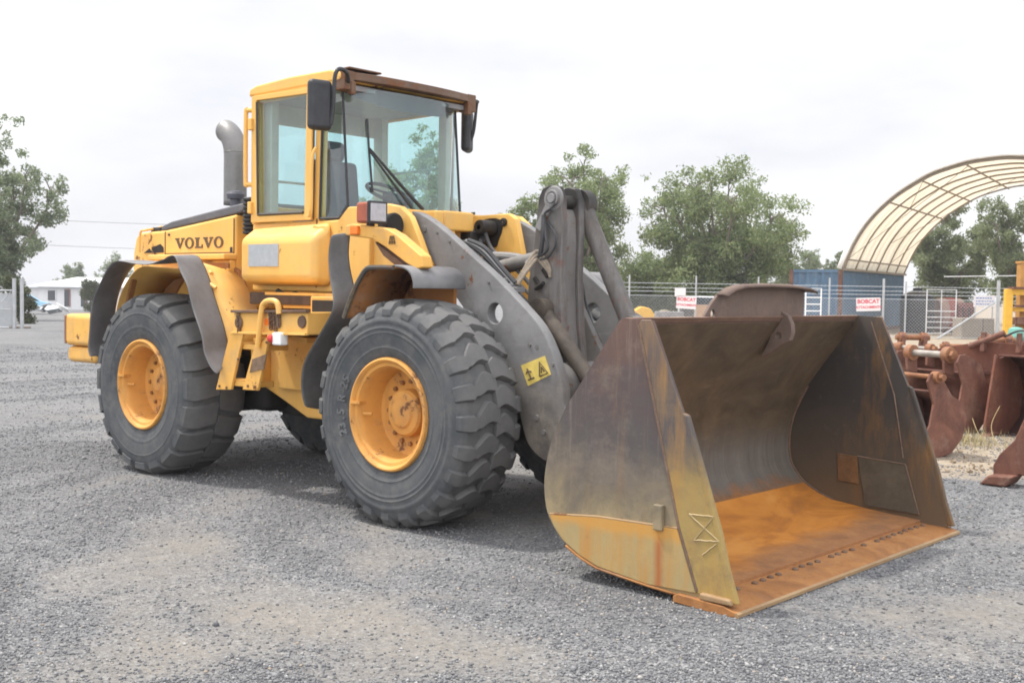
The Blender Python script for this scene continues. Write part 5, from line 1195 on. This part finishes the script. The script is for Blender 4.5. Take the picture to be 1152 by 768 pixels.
hose([(655, 318, .30), (660, 345, .30), (668, 368, .30), (676, 385, .30)], .010, HOSE)
for k in range(3):
    hose([(521+k*3, 272-k, -.44), (540+k*3, 283-k*2, -.43), (560+k*2, 304-k*2, -.42), (576+k*2, 322-k*2, -.41)], .016, (HOSE, GREY, HOSE)[k])
hose([(520, 262, .2), (519, 250, .3), (524, 242, .34), (534, 240, .36)], .012, HOSE)
for pts, r_ in ((((546, 262, .25), (552, 278, .15), (566, 292, .0), (584, 306, -.12), (598, 322, -.2)), .016), (((540, 270, .2), (548, 290, .1), (562, 302, -.05), (580, 316, -.15), (597, 332, -.22)), .014),
                (((530, 258, .3), (538, 266, .25), (550, 270, .3)), .02), (((556, 296, .3), (566, 312, .2), (584, 330, .1), (600, 350, .0)), .018), (((571, 322, -.40), (560, 309, -.43), (541, 291, -.44), (524, 277, -.46), (508, 266, -.46)), .012)):
    hose(pts, r_, HOSE)
for q in ((536, 284, -.36), (548, 293, -.36), (527, 277, -.3)):
    m = MB(); m.box(P(q[0], q[1], 'y', q[2]), (.10, .08, .05)); LP(m, 'valve_block', GREYD, bevel=.008)
m = MB()
for (px, py) in ((570, 316), (576, 322), (582, 326)): m.box(P(px, py, 'y', -.40), (.07, .09, .04))
m.tube([P(556, 300, 'y', -.35), P(576, 330, 'y', -.38)], .02, 8); LP(m, 'hose_clamp', GREY, bevel=.006)
m = MB(); m.beam(P(611, 302, 'y', -.24), P(617, 311, 'y', -.24), .025, .04); m.beam(P(601, 312, 'y', -.24), P(607, 321, 'y', -.24), .025, .03); m.tube([P(602, 325, 'y', -.26), P(612, 318, 'y', -.26)], .018, 8); LP(m, 'hose_fitting', GREASE, bevel=.006)

# --- bucket -----------------------------------------------------------
def bucketmat(name, kind):
    m = Mat(name); s = m.sep()                      # object space: x forward from the loader's base, z up
    n1 = m.noise(1.7, 8, .7, dist=.8); n2 = m.noise(7, 8, .75); st = m.noise(1, 6, .7, m.mapped((9, 9, .9)))
    if kind == 'outside':                           # scraped paint, weld-brown and bare steel in bands of wear
        z = m.math('ADD', s[2], m.math('MULTIPLY', m.math('SUBTRACT', n1, .5), 1.25))
        c = m.ramp(m.rng(z, .0, 1.6), [(.0, (.30, .215, .085)), (.2, (.29, .225, .125)), (.34, (.165, .135, .090)), (.44, (.120, .100, .078)), (.56, (.078, .068, .066)), (.70, (.080, .060, .058)), (.82, (.105, .064, .054)), (1, (.125, .072, .056))])
        c = m.mix(m.rng(m.noise(2.6, 8, .75), .50, .72, 0, .55), c, (.25, .20, .15))
        c = m.mix(m.rng(st, .55, .72, 0, .35), c, (.23, .13, .06)); c = m.mix(m.rng(m.noise(1, 7, .8, m.mapped((30, 30, 1.5), rot=(0, .5, 0))), .56, .70, 0, .35), c, (.27, .23, .19)); c = m.mix(m.rng(m.noise(1, 7, .8, m.mapped((2, 2, 34), rot=(0, .35, 0))), .58, .70, 0, .4), c, (.08, .06, .055))
        c = m.mix(m.rng(n2, .6, .75, 0, .7), c, (.10, .075, .065))
        c = m.mix(m.rng(m.noise(4, 9, .8), .64, .70, 0, .6), c, (.42, .22, .06))
    elif kind == 'low':
        c = m.mix(m.rng(n1, .3, .7), (.42, .30, .12), (.30, .235, .12))
        c = m.mix(m.rng(st, .46, .66, 0, .85), c, (.42, .20, .045)); c = m.mix(m.rng(n2, .58, .75, 0, .5), c, (.18, .13, .09))
        r = m.math('MULTIPLY', m.rng(m.math('ABSOLUTE', m.math('ADD', m.math('SUBTRACT', s[0], 4.025), m.math('MULTIPLY', m.math('SUBTRACT', m.noise(5, 4), .5), .03))), .0, .045, 1, 0), .9)
        c = m.mix(r, c, (.33, .095, .02))
        e = m.rng(m.math('ADD', s[2], m.math('MULTIPLY', m.math('SUBTRACT', n2, .5), .08)), .30, .345); c = m.mix(m.math('MULTIPLY', e, .8), c, (.50, .25, .05))
    elif kind == 'strip':
        z = m.math('ADD', s[2], m.math('MULTIPLY', m.math('SUBTRACT', n1, .5), .6))
        c = m.ramp(m.rng(z, .0, 1.5), [(0, (.38, .25, .07)), (.25, (.32, .225, .075)), (.42, (.30, .205, .07)), (.52, (.17, .125, .065)), (.62, (.080, .070, .068)), (.8, (.092, .072, .064)), (1, (.14, .098, .08))])
        c = m.mix(m.rng(st, .46, .66, 0, .7), c, (.36, .185, .045)); c = m.mix(m.rng(n2, .52, .72, 0, .75), c, (.13, .095, .07)); c = m.mix(m.rng(m.noise(3, 7, .75), .50, .68, 0, .6), c, (.20, .13, .07))
    elif kind == 'back':
        c = m.ramp(m.rng(n1, .28, .72), [(0, (.045, .037, .028)), (.4, (.085, .064, .042)), (.7, (.118, .086, .054)), (1, (.155, .11, .07))])
        sc = m.noise(1, 7, .75, m.mapped((3, 3, 14), rot=(.6, 0, 0))); c = m.mix(m.rng(sc, .55, .75, 0, .5), c, (.21, .165, .11))
        b = m.math('ADD', s[2], m.math('MULTIPLY', m.math('SUBTRACT', n1, .5), .35)); pol = m.math('MULTIPLY', m.rng(b, .18, .30), m.rng(b, .72, .50))
        w = m.noise(1, 6, .8, m.mapped((1, 60, 1.5))); c = m.mix(m.math('MULTIPLY', pol, .85), c, m.mix(m.rng(w, .35, .7), (.085, .075, .065), (.185, .168, .148)))
        c = m.mix(m.rng(b, .30, .17), c, m.mix(m.rng(n2, .35, .65), (.40, .15, .03), (.17, .075, .03)))
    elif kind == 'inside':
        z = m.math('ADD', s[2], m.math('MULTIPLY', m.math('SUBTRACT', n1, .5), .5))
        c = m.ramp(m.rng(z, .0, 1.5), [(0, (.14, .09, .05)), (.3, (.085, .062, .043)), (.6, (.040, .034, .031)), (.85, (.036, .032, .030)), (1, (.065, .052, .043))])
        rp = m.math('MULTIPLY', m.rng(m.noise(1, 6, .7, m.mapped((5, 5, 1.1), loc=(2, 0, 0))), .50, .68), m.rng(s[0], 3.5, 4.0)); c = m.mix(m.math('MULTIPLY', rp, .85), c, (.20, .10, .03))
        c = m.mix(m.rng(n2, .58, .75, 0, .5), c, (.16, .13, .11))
    else:                                            # floor: fresh orange rust, swirled by water
        sw = m.noise(1.1, 5, .55, m.mapped((1.6, .8, 1)), dist=2.6)
        c = m.ramp(m.rng(sw, .28, .72), [(0, (.30, .115, .028)), (.35, (.40, .145, .022)), (.6, (.50, .19, .028)), (1, (.56, .24, .05))])
        c = m.mix(m.rng(n2, .55, .75, 0, .45), c, (.30, .13, .04))
        f = m.math('ADD', m.math('ADD', s[0], m.math('MULTIPLY', s[1], .05)), m.math('MULTIPLY', m.math('SUBTRACT', n1, .5), .55)); c = m.mix(m.rng(f, 3.95, 4.12, 0, .85), c, m.mix(m.rng(m.noise(9, 7, .75), .35, .7), (.20, .095, .045), (.36, .175, .075)))
        c = m.mix(m.math('MULTIPLY', m.rng(m.noise(2.2, 6, .75, m.mapped((1.4, .7, 1), loc=(5, 2, 0))), .58, .68), m.rng(s[0], 3.5, 3.8, 0, .6)), c, (.16, .105, .07))
    m.bump(m.math('ADD', m.noise(38, 8, .75), m.math('MULTIPLY', m.noise(5, 4), .6)), .25, .006)
    ro = {'back': .55, 'inside': .6, 'floor': .8}.get(kind, .6)
    return m.done(c, m.rng(n2, .3, .7, ro-.15, ro+.12), .0, .4)
BO, BL_, BST, BBK, BIN, BFL = (bucketmat('bucket_'+k, k) for k in ('outside', 'low', 'strip', 'back', 'inside', 'floor'))
LIPM = paint('lip_edge', (.34, .225, .11), (.26, .155, .075), .12, .5, .55, (.34, .28, .2), 6)
LIPU = rusty('lip_top', [(0, (.17, .075, .03)), (.5, (.33, .145, .048)), (1, (.44, .22, .08))], 3, .2, .75)
WELD = rusty('weld_bead', [(0, (.10, .065, .05)), (1, (.20, .13, .09))], 20, 0)
WELDL = plain('pale_weld', (.36, .27, .14), .5, .2, .1, 12)
BWd = 1.425
raw = [(5.324, 1.492), (4.952, .988), (4.845, .77), (4.80, .56), (4.818, .386), (4.88, .28), (4.955, .206), (5.08, .14), (5.206, .098), (5.55, .062), (5.88, .040)]
def dens(p, k=5): return [(float(q[0]), float(q[2])) for q in smoothpath([(a, 0, b) for a, b in p], k)]
outp = [raw[0]]+dens(raw[1:9], 5)+raw[9:]
def offset(pl, d):
    a = np.array(pl); g = np.gradient(a, axis=0); nn = np.stack([-g[:, 1], g[:, 0]], 1); nn /= np.linalg.norm(nn, axis=1)[:, None]; return [tuple(q) for q in a+nn*d]
inn = offset(outp, .032)
bk = None
B = MB()
n1_ = len(outp)
def cols(pl, y): return [(a, y, b) for a, b in pl]
yy = np.linspace(-BWd+.003, BWd-.003, 9)
# outer skin
for i in range(8): B.mi = 0; B.strip(cols(outp, yy[i]), cols(outp, yy[i+1]))
for i in range(8):
    V = cols(inn, yy[i])+cols(inn, yy[i+1]); k = len(inn)
    base = len(B.v); B.v += V
    for j in range(k-1):
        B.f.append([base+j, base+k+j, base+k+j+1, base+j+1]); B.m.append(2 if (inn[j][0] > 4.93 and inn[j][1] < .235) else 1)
for a, b in ((outp[0], inn[0]), (outp[-1], inn[-1])):
    B.mi = 2 if a[0] > 5.8 else 0; B.add([(a[0], -BWd+.003, a[1]), (b[0], -BWd+.003, b[1]), (b[0], BWd-.003, b[1]), (a[0], BWd-.003, a[1])], [(0, 1, 2, 3)])
bk = LP(B, 'bucket', [BO, BBK, BFL], smooth=40)
def BP(m, name, mat, parent=None, **k): return LP(m, name, mat, parent or bk, **k)
SIDE = [(5.324, 1.495), (5.352, 1.512), (5.545, 1.503), (5.773, .975), (5.985, .391), (6.085, .075), (6.075, .048), (5.88, .036)]+raw[1:-1][::-1]
SIDE = SIDE[:8]+[(5.55, .058)]+[tuple(q) for q in dens(raw[1:9], 4)[::-1]]
rb0 = random.Random(2)
for s in (-1, 1):
    a, b = sorted((s*BWd, s*(BWd+.020)))
    m = MB(); m.prism(SIDE, 'y', a, b); n_s = len(SIDE)
    for k in range(len(m.m)): m.m[k] = 0
    m.m[1 if s < 0 else 0] = 1
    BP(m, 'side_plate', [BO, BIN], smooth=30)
    f = s*(BWd+.020)
    # stiffener along the raking front edge, its top capped
    m = MB(); m.prism([(5.462, 1.478), (5.478, 1.506), (5.543, 1.508), (5.775, .985), (5.99, .395), (6.088, .075), (5.875, .075), (5.75, .415)], 'y', f, f+s*.012); st_ = BP(m, 'edge_strip', BST, bevel=.006)
    m = MB(); m.prism([(5.757, 1.02), (5.790, 1.008), (6.005, .42), (6.06, .22), (6.118, .06), (6.07, .06), (5.972, .42)], 'y', s*(BWd-.003), f+s*.015); BP(m, 'side_cutter', BST if s < 0 else BIN, bevel=.008)
    m = MB(); m.tube([(5.462, f+s*.01, 1.478), (5.748, f+s*.01, .415), (5.872, f+s*.01, .09)], .009, 6); BP(m, 'weld_seam', WELD)
    LOW = [(4.853, .352), (5.2, .385), (5.74, .398), (5.865, .075), (5.55, .066), (5.21, .106), (5.08, .148), (4.96, .214), (4.885, .288)]
    m = MB(); m.prism(LOW, 'y', f, f+s*.012); BP(m, 'wear_plate', BL_, bevel=.005)
    m = MB(); m.tube([(4.853, f+s*.006, .355), (5.2, f+s*.006, .388), (5.74, f+s*.006, .401)], .007, 6); BP(m, 'weld_seam', LIPM)
    m = MB(); m.prism([(5.595, .375), (5.655, .375), (5.655, .515), (5.595, .515)], 'y', f, f+s*.035); BP(m, 'lug_block', BO, bevel=.008)
    m = MB(); m.strip([(a, f-s*.05, z-.006) for a, z in outp if z < .2], [(a, f+s*.014, z-.003) for a, z in outp if z < .2]); BP(m, 'heel_strip', LIPU, solid=.012)
    # hard-facing weld lattice
    m = MB(); yq = f+s*.013
    W1 = lambda px, py: P(px, py, 'y', -(BWd+.020+.013))
    pts = [(775, 578), (803, 581), (781, 607), (809, 609)]
    q = [W1(*p) for p in pts]; q2 = [W1(790, 624), W1(806, 612)]
    for a, b in ((q[0], q[1]), (q[2], q[3]), (q[0], q[3]), (q[1], q[2]), (q2[0], q2[1])):
        a, b = a.copy(), b.copy(); a[1], b[1] = yq, yq; m.tube([a+(b-a)*k_/9+np.array([rb0.uniform(-.0015, .0015), 0, rb0.uniform(-.0015, .0015)]) for k_ in range(10)], .0042, 5)
    BP(m, 'weld_lattice', WELDL)
# patch plates on the inner side sheets, edge beads
for s in (-1, 1):
    yi = s*(BWd-.002)
    m = MB(); m.prism([(5.245, .47), (5.70, .44), (5.88, .10), (5.50, .11), (5.43, .26), (5.26, .27)] if False else [(5.40, .475), (5.76, .455), (5.87, .11), (5.47, .12)], 'y', yi-s*.014, yi); BP(m, 'patch_plate', plain('patch_steel', (.095, .078, .056), .55, .3, 0, 6), bevel=.004)
    m = MB(); m.prism([(5.235, .485), (5.397, .475), (5.41, .27), (5.25, .28)], 'y', yi-s*.010, yi); BP(m, 'patch_plate', rusty('patch_rust', [(0, (.07, .042, .024)), (.5, (.14, .072, .032)), (1, (.25, .12, .04))], 3), bevel=.004)
    m = MB(); m.tube([(5.40, yi-s*.014, .478), (5.765, yi-s*.014, .458), (5.875, yi-s*.014, .11)], .006, 5); m.tube([(5.47, yi+s*.001, 1.47), (5.66, yi+s*.001, .95), (5.74, yi+s*.001, .5)], .006, 5); m.tube([(a+.004, yi-s*.004, z) for a, z in inn[1:-2]], .009, 5); BP(m, 'weld_seam', WELD)
# cutting edge with its bolts
m = MB(); m.prism([(5.74, .012), (5.74, .044), (5.765, .058), (6.05, .046), (6.135, .022), (6.14, .004), (6.05, -.004)], 'y', -1.485, 1.485); ce = BP(m, 'cutting_edge', LIPU, bevel=.004)
m = MB(); m.prism([(6.142, .003), (6.142, .020), (6.127, .0275), (6.119, .018), (6.13, -.001)], 'y', -1.486, 1.486); BP(m, 'bare_edge', LIPM)
for s in (-1, 1): m = MB(); m.prism([(5.90, .05), (6.10, .052), (6.085, .085), (5.90, .09)], 'y', s*1.44, s*1.483); BP(m, 'corner_shoe', LIPM, bevel=.012)
rb = random.Random(4)
for k in range(30):
    y = -1.33+2.66*k/29
    if rb.random() < .85: m = MB(); m.lathe([(.0, .021), (.012, .019), (.017, .010), (.018, .0)], (5.93+rb.uniform(-.006, .006), y, .048), 'z', 8); BP(m, 'bolt', BROWN)
m = MB(); m.tube([(5.775, y, .060+.004*math.sin(y*9)) for y in np.linspace(-1.4, 1.4, 30)], .008, 6); BP(m, 'weld_seam', WELD)
# top lip, spill guard and lifting lug
m = MB(); m.prism([(5.318, 1.490), (5.352, 1.515), (5.372, 1.510), (5.345, 1.478)], 'y', -BWd, BWd); BP(m, 'top_lip', rusty('top_lip_rust', [(0, (.14, .085, .06)), (1, (.24, .15, .11))], 6), bevel=.004)
SGX = 5.345
def ony(px, py): q = P(px, py, 'x', SGX); return (float(q[1]), float(q[2]))
SG = [ony(*p) for p in ((787, 361.5), (793, 352), (798, 343), (806, 332), (815, 325), (826, 321.5), (850, 320.5), (880, 321.5), (897, 324), (903.5, 328), (903, 345), (902, 359.5))]
cu_h = ony(800.5, 353)
SGM = rusty('spill_guard_steel', [(0, (.085, .06, .05)), (.4, (.135, .095, .078)), (.8, (.175, .125, .10)), (1, (.22, .165, .13))], 2.5, .7)
sg = holed('spill_guard', SG, [(cu_h[0], cu_h[1], .026)], 0, .022, SGM, bk, (0, 0, 0), .004)
co = np.zeros(len(sg.data.vertices)*3); sg.data.vertices.foreach_get('co', co); co = co.reshape(-1, 3)
co = np.stack([SGX-.001-co[:, 1]-LR[0], co[:, 0], co[:, 2]], 1); sg.data.vertices.foreach_set('co', co.ravel()); sg.data.flip_normals(); sg.data.update()
m = MB(); tp = [(SGX+.0, y, z) for y, z in SG[3:10]]; ft = [(SGX+.045, y, z+.004) for y, z in SG[3:10]]; ft2 = [(SGX+.085, y+(.05 if i > 4 else 0), z-.008) for i, (y, z) in enumerate(SG[3:10])]
k = len(tp); m.add(tp+ft+ft2, [(i, i+1, k+i+1, k+i) for i in range(k-1)]+[(k+i, k+i+1, 2*k+i+1, 2*k+i) for i in range(k-1)]); BP(m, 'guard_flange', SGM, solid=.014, smooth=60)
m = MB(); ly = .33
LUG = XZ([(858, 402), (868, 380), (870, 356), (874, 349.5), (881, 350), (888, 355), (892, 364), (893, 374), (890, 383), (880, 388), (870, 396)], ly)
lug = holed('lifting_lug', LUG, [(*XZ([(877.5, 377.5)], ly)[0], .022)], ly, .05, SGM, bk, LR, .005)
# hinge brackets behind the bucket
for y in (-.56, -.14, .14, .56):
    m = MB()
    for dy in (-.075, .045): m.prism([(4.60, .26), (4.84, .30), (4.80, .60), (4.70, .66), (4.58, .5)] if abs(y) > .3 else [(4.32, 1.22), (4.45, 1.30), (4.95, 1.02), (4.84, .76), (4.40, 1.02), (4.30, 1.12)], 'y', y+dy, y+dy+.03)
    BP(m, 'hinge_ear', BO, bevel=.008)
m = MB(); m.prism([(5.02, 1.10), (5.30, 1.47), (4.60, 1.49), (4.52, 1.44), (4.78, 1.05)], 'y', .10, .34); BP(m, 'hinge_box', plain('dusty_steel', (.30, .275, .25), .8, .2, 0, 5), bevel=.012)
